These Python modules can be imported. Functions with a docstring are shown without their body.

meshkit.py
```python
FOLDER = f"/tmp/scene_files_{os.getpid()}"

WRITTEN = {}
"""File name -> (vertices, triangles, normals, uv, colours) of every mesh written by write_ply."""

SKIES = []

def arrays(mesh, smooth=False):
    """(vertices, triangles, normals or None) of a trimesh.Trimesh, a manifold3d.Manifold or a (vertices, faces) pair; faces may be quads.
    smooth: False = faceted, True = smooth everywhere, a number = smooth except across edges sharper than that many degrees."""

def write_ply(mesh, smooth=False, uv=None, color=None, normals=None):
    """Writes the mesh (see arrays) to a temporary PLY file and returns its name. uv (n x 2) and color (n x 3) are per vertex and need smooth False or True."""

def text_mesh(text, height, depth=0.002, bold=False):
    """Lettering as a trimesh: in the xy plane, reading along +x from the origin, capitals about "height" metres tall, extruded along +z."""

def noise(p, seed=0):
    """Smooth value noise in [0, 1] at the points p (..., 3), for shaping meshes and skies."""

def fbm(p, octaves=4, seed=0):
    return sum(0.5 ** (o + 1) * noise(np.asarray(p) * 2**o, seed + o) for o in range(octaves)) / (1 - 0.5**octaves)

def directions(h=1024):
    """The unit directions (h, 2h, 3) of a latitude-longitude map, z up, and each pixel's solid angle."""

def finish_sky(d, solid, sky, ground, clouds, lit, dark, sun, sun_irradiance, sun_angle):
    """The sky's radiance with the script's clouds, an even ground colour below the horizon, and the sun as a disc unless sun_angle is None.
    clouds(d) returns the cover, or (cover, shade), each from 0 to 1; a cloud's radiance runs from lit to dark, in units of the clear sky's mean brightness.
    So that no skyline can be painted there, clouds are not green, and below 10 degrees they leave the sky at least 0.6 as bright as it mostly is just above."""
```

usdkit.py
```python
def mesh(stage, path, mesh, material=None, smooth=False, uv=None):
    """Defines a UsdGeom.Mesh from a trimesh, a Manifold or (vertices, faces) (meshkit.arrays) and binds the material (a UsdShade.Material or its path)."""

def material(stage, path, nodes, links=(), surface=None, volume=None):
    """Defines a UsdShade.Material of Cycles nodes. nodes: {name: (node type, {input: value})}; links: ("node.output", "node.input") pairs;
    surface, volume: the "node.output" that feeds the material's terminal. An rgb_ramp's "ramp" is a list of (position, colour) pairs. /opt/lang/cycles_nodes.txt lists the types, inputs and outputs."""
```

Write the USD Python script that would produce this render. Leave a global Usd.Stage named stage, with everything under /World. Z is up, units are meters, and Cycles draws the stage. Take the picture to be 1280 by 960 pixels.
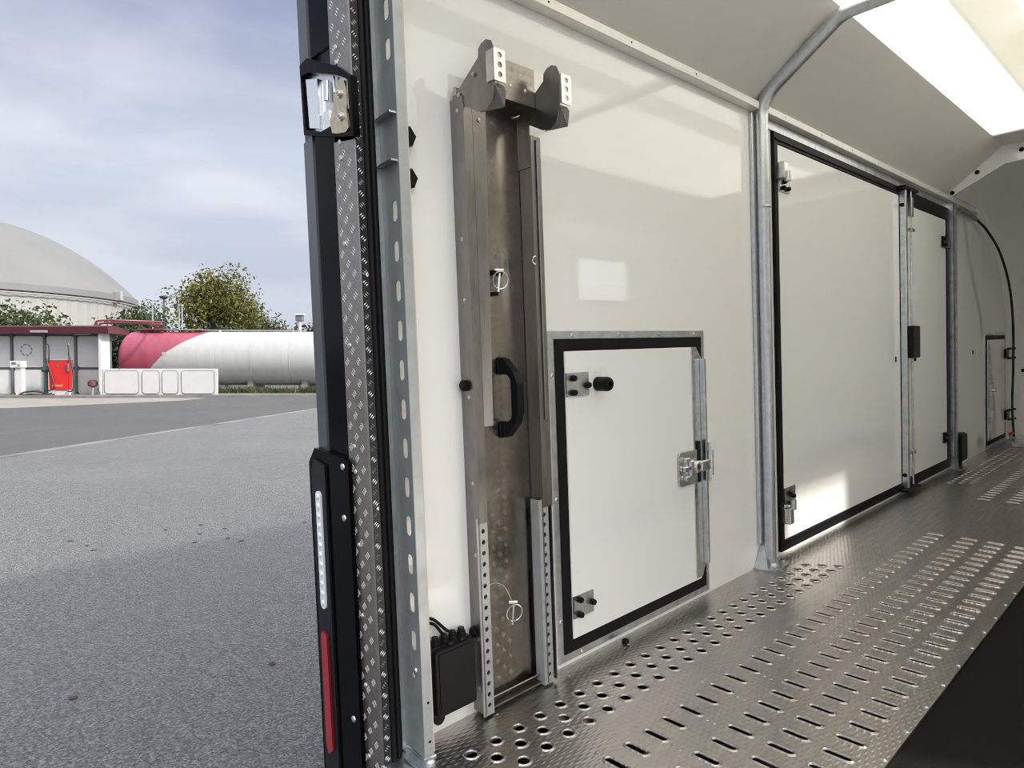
import math, random
import numpy as np
import trimesh
import usdkit, meshkit
from scipy.spatial import ConvexHull
from shapely.geometry import Polygon, Point, LineString, box as sbox
from pxr import Usd, UsdGeom, UsdLux, UsdShade, Gf, Sdf

random.seed(7)
np.random.seed(7)
stage = Usd.Stage.CreateInMemory()
UsdGeom.SetStageUpAxis(stage, 'Z')
UsdGeom.SetStageMetersPerUnit(stage, 1.0)
UsdGeom.Xform.Define(stage, '/World')
UsdGeom.Scope.Define(stage, '/World/Looks')
A = np.array

# ------------------------------------------------------------------ camera
FPX, CAMH = 820.0, 1.10
YAW, PITCH, ROLL = np.radians([47.22, -2.48, -2.10])
fw = A([math.cos(YAW) * math.cos(PITCH), math.sin(YAW) * math.cos(PITCH), math.sin(PITCH)])
rt = A([math.sin(YAW), -math.cos(YAW), 0.0])
up = np.cross(rt, fw)
CR = math.cos(ROLL) * rt + math.sin(ROLL) * up
CU = -math.sin(ROLL) * rt + math.cos(ROLL) * up
CAM = A([0, 0, CAMH])
cam = UsdGeom.Camera.Define(stage, '/World/camera')
cam.CreateHorizontalApertureAttr(36.0)
cam.CreateVerticalApertureAttr(27.0)
cam.CreateFocalLengthAttr(36.0 * FPX / 1280.0)
cam.CreateClippingRangeAttr(Gf.Vec2f(0.05, 2000.0))
m = np.eye(4)
m[0, :3], m[1, :3], m[2, :3], m[3, :3] = CR, CU, -fw, CAM
cam.AddTransformOp().Set(Gf.Matrix4d(*m.ravel().tolist()))
cam.CreateExposureAttr(0.83)

# ------------------------------------------------------------------ sky and sun
SKY = 1.0
sky = UsdLux.DomeLight.Define(stage, '/World/sky')
sky.CreateIntensityAttr(1.0)
SUN = A([1.09, -2.36, 1.67]); SUN /= np.linalg.norm(SUN)
sun = UsdLux.DistantLight.Define(stage, '/World/sun')
sun.CreateIntensityAttr(0.95)
sun.CreateAngleAttr(2.6)
sun.CreateNormalizeAttr(True)
sun.CreateColorAttr(Gf.Vec3f(1.0, 0.95, 0.87))
sx = np.cross([0, 0, 1.0], SUN); sx /= np.linalg.norm(sx)
sy = np.cross(SUN, sx)
m = np.eye(4); m[0, :3], m[1, :3], m[2, :3] = sx, sy, SUN
sun.AddTransformOp().Set(Gf.Matrix4d(*m.ravel().tolist()))

mat = lambda n, nodes, links, surface: usdkit.material(stage, '/World/Looks/' + n, nodes, links, surface=surface)
skym = mat('cloudy_sky', {
    "tc": ("texture_coordinate", {}), "sep": ("separate_xyz", {}),
    "grad": ("rgb_ramp", {"ramp": [(0.0, (0.44, 0.465, 0.50)), (0.10, (0.385, 0.41, 0.46)), (0.28, (0.445, 0.475, 0.525)), (0.48, (0.215, 0.238, 0.345)), (0.65, (0.64, 0.67, 0.76)), (0.85, (1.10, 1.13, 1.20)), (1.0, (1.25, 1.28, 1.34))]}),
    "map": ("mapping", {"scale": (1.0, 1.0, 2.2), "location": (0.35, 0.2, 0.1)}),
    "n1": ("noise_texture", {"scale": 1.9, "detail": 5.0, "roughness": 0.5, "distortion": 0.2}),
    "r1": ("rgb_ramp", {"ramp": [(0.42, (0, 0, 0)), (0.64, (0.8, 0.8, 0.8))]}),
    "mx": ("mix", {"color2": (0.41, 0.432, 0.48)}),
    "map2": ("mapping", {"scale": (1.0, 1.0, 3.0), "location": (2.1, 0.7, 0.0)}),
    "n2": ("noise_texture", {"scale": 3.6, "detail": 5.0, "roughness": 0.5, "distortion": 0.2}),
    "r2": ("rgb_ramp", {"ramp": [(0.40, (0.66, 0.70, 0.80)), (0.60, (1, 1, 1))]}),
    "mul": ("mix", {"mix_type": "multiply", "fac": 0.55}),
    "dot": ("vector_math", {"math_type": "dot_product", "vector2": tuple(SUN)}), "clp": ("math", {"math_type": "maximum", "value2": 0.0}),
    "pw1": ("math", {"math_type": "power", "value2": 2.0}), "pw2": ("math", {"math_type": "power", "value2": 26.0}),
    "sc1": ("math", {"math_type": "multiply", "value2": 1.55}), "sc2": ("math", {"math_type": "multiply_add", "value2": 1.6}),
    "glow": ("mix", {"mix_type": "multiply", "fac": 1.0, "color2": (1.0, 0.97, 0.90)}), "sum": ("mix", {"mix_type": "add", "fac": 1.0}),
    "bg": ("background_shader", {"strength": SKY})},
    [("tc.generated", "sep.vector"), ("sep.z", "grad.fac"), ("tc.generated", "map.vector"), ("map.vector", "n1.vector"), ("n1.fac", "r1.fac"),
     ("r1.color", "mx.fac"), ("grad.color", "mx.color1"), ("tc.generated", "map2.vector"), ("map2.vector", "n2.vector"), ("n2.fac", "r2.fac"),
     ("mx.color", "mul.color1"), ("r2.color", "mul.color2"),
     ("tc.generated", "dot.vector1"), ("dot.value", "clp.value1"), ("clp.value", "pw1.value1"), ("clp.value", "pw2.value1"), ("pw1.value", "sc1.value1"), ("pw2.value", "sc2.value1"), ("sc1.value", "sc2.value3"),
     ("sc2.value", "glow.color1"), ("mul.color", "sum.color1"), ("glow.color", "sum.color2"), ("sum.color", "bg.color")], "bg.background")
UsdShade.MaterialBindingAPI.Apply(sky.GetPrim()).Bind(skym)

# outdoor frame: the trailer stands tilted by about two degrees on the sloping yard
YP = math.radians(1.7)
OZ = math.cos(YP) * CU - math.sin(YP) * fw
OF = math.cos(YP) * fw + math.sin(YP) * CU
OR = CR
OHGT = 1.6
OORG = CAM - OHGT * OZ
OM = np.stack([OR, OF, OZ])          # rows: outdoor axes


def out2w(p):
    return OORG + np.asarray(p, float) @ OM


# ------------------------------------------------------------------ materials
def plain(name, col, rough=0.5, metal=0.0, bump=None, spec=0.5, var=0.0, vscale=8.0, coat=0.0, stretch=(1, 1, 1), rvar=0.0):
    nodes = {"p": ("principled_bsdf", {"base_color": col, "roughness": rough, "metallic": metal, "specular_ior_level": spec, "coat_weight": coat})}
    links = []
    if var or bump or rvar:
        nodes["geo"] = ("geometry", {})
        nodes["map"] = ("mapping", {"scale": stretch})
        links += [("geo.position", "map.vector")]
    if var:
        nodes["n"] = ("noise_texture", {"scale": vscale, "detail": 4.0, "roughness": 0.6})
        lo = tuple(c * (1 - var) for c in col); hi = tuple(min(1, c * (1 + var)) for c in col)
        nodes["r"] = ("rgb_ramp", {"ramp": [(0.3, lo), (0.7, hi)]})
        links += [("map.vector", "n.vector"), ("n.fac", "r.fac"), ("r.color", "p.base_color")]
    if rvar:
        nodes["n3"] = ("noise_texture", {"scale": vscale * 0.6, "detail": 3.0})
        nodes["mr"] = ("map_range", {"from_min": 0.3, "from_max": 0.7, "to_min": max(0.02, rough - rvar), "to_max": rough + rvar})
        links += [("map.vector", "n3.vector"), ("n3.fac", "mr.value"), ("mr.result", "p.roughness")]
    if bump:
        s, dist, strength = bump
        nodes["nb"] = ("noise_texture", {"scale": s, "detail": 3.0})
        nodes["b"] = ("bump", {"distance": dist, "strength": strength})
        links += [("map.vector", "nb.vector"), ("nb.fac", "b.height"), ("b.normal", "p.normal")]
    return mat(name, nodes, links, "p.BSDF")


M = {}
M['gelcoat'] = plain('white_gelcoat', (0.88, 0.868, 0.838), 0.05, bump=(2.0, 0.004, 0.05), spec=0.8)
M['door_white'] = plain('white_door_skin', (0.875, 0.87, 0.85), 0.055, bump=(3.0, 0.004, 0.06), spec=0.9)
M['liner'] = plain('grey_white_liner', (0.70, 0.685, 0.645), 0.55, bump=(60, 0.002, 0.15), var=0.03, vscale=3)
M['nose'] = plain('front_liner', (0.90, 0.885, 0.855), 0.45, var=0.03, vscale=2)
M['galv'] = plain('galvanised_steel', (0.60, 0.625, 0.645), 0.33, 1.0, var=0.055, vscale=26, rvar=0.04, bump=(90, 0.001, 0.06))
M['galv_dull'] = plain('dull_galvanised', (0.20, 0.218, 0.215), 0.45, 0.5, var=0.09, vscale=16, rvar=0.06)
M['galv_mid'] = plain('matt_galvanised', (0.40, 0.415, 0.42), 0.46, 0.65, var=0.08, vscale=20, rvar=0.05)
M['rail'] = plain('pale_rail_finish', (0.80, 0.785, 0.74), 0.38, 0.35, var=0.04, vscale=20)
M['zinc'] = plain('zinc_plated_steel', (0.66, 0.67, 0.665), 0.26, 1.0, var=0.07, vscale=18, rvar=0.06)
M['alu'] = plain('mill_aluminium', (0.25, 0.235, 0.22), 0.33, 1.0, var=0.07, vscale=30, stretch=(1, 1, 0.25), rvar=0.07)
M['alu_ramp'] = plain('ramp_aluminium', (0.285, 0.26, 0.225), 0.25, 1.0, var=0.10, vscale=14, rvar=0.07)
M['checker'] = plain('checker_aluminium', (0.29, 0.268, 0.24), 0.36, 1.0, var=0.08, vscale=40, rvar=0.06)
M['checker_dark'] = plain('darkened_checker_edge', (0.018, 0.019, 0.021), 0.36, 0.3, spec=0.3)  # same sheet at the fold, its dark interior reflection painted into the colour
M['tread'] = plain('bright_tread', (0.52, 0.50, 0.475), 0.30, 1.0)
M['chrome'] = plain('polished_zinc', (0.80, 0.82, 0.84), 0.07, 1.0)
M['brass'] = plain('yellow_passivated_steel', (0.56, 0.48, 0.33), 0.28, 1.0, var=0.2, vscale=60)
M['gloss_black'] = plain('gloss_black_plastic', (0.0012, 0.0012, 0.0014), 0.15, spec=0.05)
M['satin_black'] = plain('satin_black_plastic', (0.005, 0.005, 0.006), 0.34, spec=0.15)
M['anthracite'] = plain('anthracite_profile', (0.022, 0.026, 0.034), 0.35, spec=0.35)
M['rubber'] = plain('black_rubber', (0.0025, 0.0025, 0.003), 0.5, spec=0.2)
M['black_box'] = plain('black_box_plastic', (0.004, 0.004, 0.0045), 0.42, spec=0.25)
M['deck'] = plain('black_deck', (0.004, 0.0035, 0.0033), 0.8, bump=(250, 0.002, 0.3), spec=0.15)
M['under'] = plain('dark_chassis', (0.015, 0.014, 0.013), 0.7)
M['red_lens'] = plain('red_lamp_lens', (0.17, 0.003, 0.008), 0.12, coat=0.5)
M['clear_lens'] = plain('clear_lamp_lens', (0.62, 0.64, 0.67), 0.12, coat=0.6)
M['led'] = plain('led_reflector', (0.88, 0.89, 0.9), 0.1, 0.6)
M['warm_wood'] = plain('tan_edge_strip', (0.60, 0.52, 0.40), 0.5, var=0.08, vscale=20)
M['red_knob'] = plain('red_plug', (0.45, 0.02, 0.02), 0.4)
M['exterior'] = plain('grey_trailer_skin', (0.35, 0.36, 0.37), 0.3)
# outdoors
M['shed_white'] = plain('shed_panel_white', (0.42, 0.424, 0.424), 0.45, var=0.04, vscale=1.5)
M['wall_panel'] = plain('low_wall_white', (0.35, 0.353, 0.355), 0.45, var=0.03, vscale=1.5)
M['shed_dark'] = plain('dark_grey_frame', (0.07, 0.075, 0.085), 0.5)
M['roof_red'] = plain('dark_red_fascia', (0.040, 0.0055, 0.010), 0.45, var=0.12, vscale=2)
M['pipe_red'] = plain('dark_red_pipe', (0.10, 0.02, 0.03), 0.45)
M['disp_red'] = plain('signal_red_paint', (0.34, 0.010, 0.009), 0.35)
M['disp_label'] = plain('orange_label', (0.80, 0.14, 0.08), 0.4)
M['tank_red'] = plain('faded_red_tank_paint', (0.19, 0.036, 0.06), 0.45, var=0.14, vscale=1.2, stretch=(3, 3, 0.35))
M['tank_white'] = plain('weathered_white_tank_paint', (0.265, 0.268, 0.266), 0.45, var=0.07, vscale=1.2, stretch=(3, 3, 0.3))
M['valve_green'] = plain('dark_green_valve', (0.02, 0.055, 0.06), 0.45)
M['hose'] = plain('black_hose', (0.014, 0.014, 0.014), 0.5)
M['pump_red'] = plain('dark_maroon_cap', (0.06, 0.015, 0.02), 0.5)
M['grey_metal'] = plain('painted_grey_steel', (0.20, 0.205, 0.21), 0.45, 0.2)
M['concrete'] = plain('concrete', (0.15, 0.138, 0.126), 0.75, var=0.15, vscale=1.0)
M['kerb'] = plain('dark_kerb', (0.10, 0.095, 0.09), 0.8, var=0.2, vscale=2.0)
M['dome_roof'] = plain('gas_dome_membrane', (0.095, 0.096, 0.096), 0.6, var=0.06, vscale=0.25)
M['dome_wall'] = plain('ribbed_cladding', (0.18, 0.18, 0.174), 0.5, var=0.04, vscale=0.3)
M['bark'] = plain('bark', (0.055, 0.042, 0.03), 0.85)
M['dirt'] = plain('leaf_litter', (0.03, 0.022, 0.016), 0.8)


def leaf_mat(name, lo, hi):
    return mat(name, {
        "geo": ("geometry", {}), "n": ("noise_texture", {"scale": 1.3, "detail": 4.0}),
        "add": ("math", {"math_type": "multiply_add", "value2": 0.35, "value3": 0.0}),
        "a2": ("math", {"math_type": "add"}),
        "r": ("rgb_ramp", {"ramp": [(0.35, lo), (0.85, hi)]}),
        "d": ("principled_bsdf", {"roughness": 0.55, "specular_ior_level": 0.3}), "t": ("translucent_bsdf", {}), "m": ("mix_closure", {"fac": 0.30})},
        [("geo.position", "n.vector"), ("geo.random_per_island", "add.value1"), ("add.value", "a2.value1"), ("n.fac", "a2.value2"), ("a2.value", "r.fac"),
         ("r.color", "d.base_color"), ("r.color", "t.color"), ("d.BSDF", "m.closure1"), ("t.BSDF", "m.closure2")], "m.closure")


M['leaf_gold'] = leaf_mat('yellow_green_leaves', (0.018, 0.026, 0.006), (0.155, 0.14, 0.02))
M['leaf_green'] = leaf_mat('green_leaves', (0.010, 0.018, 0.006), (0.055, 0.072, 0.018))
M['leaf_dark'] = leaf_mat('dark_leaves', (0.007, 0.012, 0.006), (0.028, 0.04, 0.014))
M['leaf_brown'] = leaf_mat('olive_leaves', (0.016, 0.017, 0.006), (0.075, 0.066, 0.022))
M['grass'] = leaf_mat('weeds', (0.012, 0.02, 0.006), (0.085, 0.08, 0.03))

# translucent glass-fibre roof light
M['grp_sheet'] = mat('translucent_glassfibre', {
    "geo": ("geometry", {}), "n": ("noise_texture", {"scale": 1.6, "detail": 4.0, "roughness": 0.6}),
    "r": ("rgb_ramp", {"ramp": [(0.3, (0.55, 0.535, 0.465)), (0.7, (0.60, 0.59, 0.54))]}),
    "t": ("translucent_bsdf", {}), "d": ("principled_bsdf", {"roughness": 0.35}), "m": ("mix_closure", {"fac": 0.16})},
    [("geo.position", "n.vector"), ("n.fac", "r.fac"), ("r.color", "t.color"), ("r.color", "d.base_color"), ("t.BSDF", "m.closure1"), ("d.BSDF", "m.closure2")], "m.closure")
M['pane'] = mat('window_pane', {
    "t": ("transparent_bsdf", {"color": (0.96, 0.97, 0.97)}), "g": ("glossy_bsdf", {"roughness": 0.02, "color": (1, 1, 1)}), "m": ("mix_closure", {"fac": 0.05})},
    [("t.BSDF", "m.closure1"), ("g.BSDF", "m.closure2")], "m.closure")

# pressed aluminium floor: fine lozenge relief, drawn grain along the trailer
M['floor'] = mat('floor_aluminium', {
    "geo": ("geometry", {}),
    "m1": ("mapping", {"rotation": (0, 0, math.radians(45)), "scale": (30.0, 75.0, 1.0)}), "v1": ("voronoi_texture", {"randomness": 0.0, "scale": 1.0, "dimensions": "2D"}),
    "m2": ("mapping", {"rotation": (0, 0, math.radians(-45)), "scale": (30.0, 75.0, 1.0)}), "v2": ("voronoi_texture", {"randomness": 0.0, "scale": 1.0, "dimensions": "2D"}),
    "mn": ("math", {"math_type": "minimum"}), "rr": ("map_range", {"from_min": 0.12, "from_max": 0.38, "to_min": 1.0, "to_max": 0.0, "clamp": True}),
    "b": ("bump", {"distance": 0.0009, "strength": 0.75}),
    "mg": ("mapping", {"scale": (1.2, 14.0, 1.0)}), "ng": ("noise_texture", {"scale": 3.0, "detail": 5.0, "roughness": 0.6}),
    "rc": ("rgb_ramp", {"ramp": [(0.3, (0.465, 0.437, 0.408)), (0.7, (0.515, 0.485, 0.452))]}),
    "rm": ("map_range", {"from_min": 0.3, "from_max": 0.7, "to_min": 0.23, "to_max": 0.29}),
    "p": ("principled_bsdf", {"metallic": 1.0})},
    [("geo.position", "m1.vector"), ("m1.vector", "v1.vector"), ("geo.position", "m2.vector"), ("m2.vector", "v2.vector"), ("v1.distance", "mn.value1"), ("v2.distance", "mn.value2"),
     ("mn.value", "rr.value"), ("rr.result", "b.height"), ("b.normal", "p.normal"), ("geo.position", "mg.vector"), ("mg.vector", "ng.vector"), ("ng.fac", "rc.fac"), ("rc.color", "p.base_color"),
     ("ng.fac", "rm.value"), ("rm.result", "p.roughness")], "p.BSDF")


def asphalt(name, lo, hi, r0, r1, patch=0.25, bump=0.5):
    mid = tuple(a * 0.62 + b * 0.38 for a, b in zip(lo, hi))
    return mat(name, {
        "geo": ("geometry", {}),
        "n1": ("noise_texture", {"scale": 70.0, "detail": 4.0, "roughness": 0.8}), "n2": ("noise_texture", {"scale": patch, "detail": 5.0, "roughness": 0.55, "distortion": 0.6}),
        "v": ("voronoi_texture", {"scale": 110.0}),
        "r1": ("rgb_ramp", {"ramp": [(0.15, lo), (0.6, mid), (0.9, hi)]}),
        "r2": ("rgb_ramp", {"ramp": [(0.35, (0.66, 0.67, 0.68)), (0.65, (1, 1, 1))]}),
        "mul": ("mix", {"mix_type": "multiply", "fac": 1.0}), "sep": ("separate_color", {}), "ms": ("mix_float", {"fac": 0.62}),
        "mr": ("map_range", {"from_min": 0.38, "from_max": 0.62, "to_min": r0, "to_max": r1, "clamp": True}),
        "b": ("bump", {"distance": 0.010, "strength": bump}), "p": ("principled_bsdf", {"specular_ior_level": 0.5})},
        [("geo.position", "n1.vector"), ("geo.position", "n2.vector"), ("geo.position", "v.vector"), ("n1.fac", "ms.a"), ("v.color", "sep.color"), ("sep.r", "ms.b"), ("ms.result", "r1.fac"), ("n2.fac", "r2.fac"), ("r1.color", "mul.color1"), ("r2.color", "mul.color2"),
         ("mul.color", "p.base_color"), ("n2.fac", "mr.value"), ("mr.result", "p.roughness"), ("v.distance", "b.height"), ("b.normal", "p.normal")], "p.BSDF")


M['yard'] = asphalt('wet_asphalt', (0.020, 0.021, 0.022), (0.26, 0.26, 0.262), 0.30, 0.6, bump=1.0)
M['road'] = asphalt('dark_road_asphalt', (0.034, 0.033, 0.033), (0.066, 0.065, 0.064), 0.55, 0.8, 0.15, 0.25)
M['seam'] = plain('pale_gutter', (0.085, 0.085, 0.088), 0.35, var=0.5, vscale=0.9)
M['tar'] = plain('tar_line', (0.03, 0.03, 0.03), 0.4)

# ------------------------------------------------------------------ mesh building
_c = A([(a, b, c) for a in (-1, 1) for b in (-1, 1) for c in (-1, 1)], float)
_pts = []
for s in _c:
    for ax in range(3):
        q = s * 0.9; q[ax] = s[ax]; _pts.append(q)
_pts = A(_pts)
_h = ConvexHull(_pts)
_cf = []
for t, eq in zip(_h.simplices, _h.equations):
    n = np.cross(_pts[t[1]] - _pts[t[0]], _pts[t[2]] - _pts[t[0]])
    _cf.append(t if n @ eq[:3] > 0 else t[::-1])
_cf = A(_cf)
_csign = np.repeat(_c, 3, 0)
_cmask = np.tile(np.eye(3), (8, 1))
BOXF = A([[0, 1, 3], [0, 3, 2], [4, 6, 7], [4, 7, 5], [0, 4, 5], [0, 5, 1], [2, 3, 7], [2, 7, 6], [0, 2, 6], [0, 6, 4], [1, 5, 7], [1, 7, 3]])


def frame_of(d):
    d = A(d, float); d = d / np.linalg.norm(d)
    a = np.cross(d, [0, 0, 1.0] if abs(d[2]) < 0.9 else [1.0, 0, 0]); a /= np.linalg.norm(a)
    return a, np.cross(d, a), d


class B:
    """Collects the shapes of one mesh."""

    def __init__(self):
        self.v, self.f, self.n = [], [], 0

    def add(self, v, f):
        v, f = np.asarray(v, float), np.asarray(f, int)
        self.v.append(v); self.f.append(f + self.n); self.n += len(v)
        return self

    def box(self, lo, hi, c=0.0):
        lo, hi = np.minimum(lo, hi).astype(float), np.maximum(lo, hi).astype(float)
        return self.obox((lo + hi) / 2, np.eye(3), (hi - lo) / 2, c)

    def obox(self, cen, axes, half, c=0.0):
        half = A(half, float)
        if c > 0:
            c = min(c, 0.45 * 2 * half.min())
            loc = _csign * (half - c * (1 - _cmask))
            return self.add(A(cen) + loc @ A(axes, float), _cf)
        return self.add(A(cen) + (_c * half) @ A(axes, float), BOXF)

    def bar(self, p0, p1, w, t, side, c=0.0):
        p0, p1 = A(p0, float), A(p1, float)
        d = p1 - p0; L = np.linalg.norm(d); d /= L
        s = A(side, float) - (A(side, float) @ d) * d; s /= np.linalg.norm(s)
        return self.obox((p0 + p1) / 2, [d, s, np.cross(d, s)], (L / 2, w / 2, t / 2), c)

    def cyl(self, p0, p1, r, n=16, r1=None):
        r1 = r if r1 is None else r1
        L = np.linalg.norm(A(p1, float) - A(p0, float))
        return self.lathe([(0, 0), (r, 0), (r1, L), (0, L)], p0, A(p1, float) - A(p0, float), n)

    def lathe(self, prof, org, axis, n=16):
        a, b, d = frame_of(axis)
        th = np.arange(n) * 2 * math.pi / n
        rings, idx, V = [], [], []
        for r, h in prof:
            base = A(org, float) + d * h
            if r < 1e-9:
                idx.append([len(V)]); V.append(base)
            else:
                idx.append(list(range(len(V), len(V) + n)))
                V += [base + r * (math.cos(t) * a + math.sin(t) * b) for t in th]
        F = []
        for p, q in zip(idx[:-1], idx[1:]):
            for i in range(n):
                j = (i + 1) % n
                if len(p) == 1 and len(q) == 1: continue
                if len(p) == 1: F.append((p[0], q[j], q[i]))
                elif len(q) == 1: F.append((p[i], p[j], q[0]))
                else: F += [(p[i], p[j], q[j]), (p[i], q[j], q[i])]
        return self.add(V, F)

    def tube(self, pts, r, n=12, closed=False):
        P = A(pts, float)
        k = len(P)
        T = (np.roll(P, -1, 0) - np.roll(P, 1, 0)) if closed else np.gradient(P, axis=0)
        T /= np.linalg.norm(T, axis=1, keepdims=True) + 1e-12
        a = frame_of(T[0])[0]
        V, rad = [], np.broadcast_to(r, (k,))
        th = np.arange(n) * 2 * math.pi / n
        for i in range(k):
            a = a - (a @ T[i]) * T[i]; a /= np.linalg.norm(a)
            b = np.cross(T[i], a)
            V += [P[i] + rad[i] * (math.cos(t) * a + math.sin(t) * b) for t in th]
        F = []
        for i in range(k if closed else k - 1):
            i2 = (i + 1) % k
            for j in range(n):
                j2 = (j + 1) % n
                F += [(i * n + j, i * n + j2, i2 * n + j2), (i * n + j, i2 * n + j2, i2 * n + j)]
        if not closed:
            V += [P[0], P[-1]]
            for j in range(n):
                j2 = (j + 1) % n
                F += [(k * n, j2, j), (k * n + 1, (k - 1) * n + j, (k - 1) * n + j2)]
        return self.add(V, F)

    def prism(self, poly, org, u, v, depth):
        """A flat shape in the plane org + a*u + b*v, extruded by depth along u x v."""
        if not hasattr(poly, 'exterior'): poly = Polygon(poly)
        mm = trimesh.creation.extrude_polygon(poly, abs(depth), engine='earcut')
        u, v = A(u, float), A(v, float); w = np.cross(u, v)
        P = A(mm.vertices); z = P[:, 2] if depth > 0 else P[:, 2] + depth
        return self.add(A(org, float) + P[:, :1] * u + P[:, 1:2] * v + z[:, None] * w, mm.faces)

    def grid(self, pts, flip=False):
        P = A(pts, float); h, w = P.shape[:2]
        i, j = np.meshgrid(np.arange(h - 1), np.arange(w - 1), indexing='ij')
        q = np.stack([i * w + j, (i + 1) * w + j, (i + 1) * w + j + 1, i * w + j + 1], -1).reshape(-1, 4)
        if flip: q = q[:, ::-1]
        return self.add(P.reshape(-1, 3), np.vstack([q[:, [0, 1, 2]], q[:, [0, 2, 3]]]))

    def out(self):
        return np.vstack(self.v), np.vstack(self.f)


USED = {}


def numbered(parent, name):
    k = (str(parent), name)
    n = USED.get(k, -1) + 1
    USED[k] = n
    return name if n == 0 else f'{name}_{n:03d}'


def data(p, label=None, cat=None, group=None, kind=None):
    for k, v in (('label', label), ('category', cat), ('group', group), ('kind', kind)):
        if v: p.SetCustomDataByKey(k, v)


BASE = {}


def thing(name, base, label, cat, group=None, kind=None, outside=False):
    """An Xform at the thing's base; its parts are written in the trailer's (or the yard's) own coordinates."""
    path = '/World/' + numbered('/World', name)
    x = UsdGeom.Xform.Define(stage, path)
    R = OM if outside else np.eye(3)
    org = out2w(base) if outside else A(base, float)
    mm = np.eye(4); mm[:3, :3] = R; mm[3, :3] = org
    x.AddTransformOp().Set(Gf.Matrix4d(*mm.ravel().tolist()))
    BASE[path] = A(base, float)
    data(x.GetPrim(), label, cat, group, kind)
    return path


def part(parent, name, b, m, smooth=None, label=None, kind=None):
    path = parent + '/' + numbered(parent, name)
    root = '/'.join(path.split('/')[:3])
    v, f = b.out() if isinstance(b, B) else b
    if path.count('/') > 3 and parent not in BASE:      # a sub-part: its parent is a Mesh, which carries no transform
        pass
    p = usdkit.mesh(stage, path, (v - BASE[root], f), M[m], smooth=smooth if smooth is not None else False).GetPrim()
    data(p, label, kind=kind)
    return path


def single(name, b, m, label, cat, group=None, kind=None, smooth=None, base=(0, 0, 0), outside=False):
    path = '/World/' + numbered('/World', name)
    v, f = b.out() if isinstance(b, B) else b
    p = usdkit.mesh(stage, path, (v - A(base, float), f), M[m], smooth=smooth if smooth is not None else False)
    R = OM if outside else np.eye(3)
    org = out2w(base) if outside else A(base, float)
    mm = np.eye(4); mm[:3, :3] = R; mm[3, :3] = org
    p.AddTransformOp().Set(Gf.Matrix4d(*mm.ravel().tolist()))
    data(p.GetPrim(), label, cat, group, kind)
    return path


def rivet(parent, pos, nrm, r=0.006, m='zinc', h=0.4, name='rivet'):
    n = A(nrm, float)
    part(parent, name, B().lathe([(r, 0), (r * 0.92, r * h * 0.6), (r * 0.55, r * h), (r * 0.3, r * h), (r * 0.22, r * h * 0.3), (0, r * h * 0.3)], A(pos, float), n, 10), m, smooth=40)


def rrect(x0, y0, x1, y1, r, n=5):
    return sbox(x0 + r, y0 + r, x1 - r, y1 - r).buffer(r, quad_segs=n)


def smoothpath(pts, n=8):
    """Catmull-Rom through the points."""
    P = A(pts, float); P = np.vstack([2 * P[0] - P[1], P, 2 * P[-1] - P[-2]])
    o = []
    for i in range(1, len(P) - 2):
        for t in np.linspace(0, 1, n, endpoint=False):
            o.append(0.5 * (2 * P[i] + (P[i + 1] - P[i - 1]) * t + (2 * P[i - 1] - 5 * P[i] + 4 * P[i + 1] - P[i + 2]) * t ** 2 + (3 * P[i] - P[i - 1] - 3 * P[i + 1] + P[i + 2]) * t ** 3))
    return A(o + [P[-2]])


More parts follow.
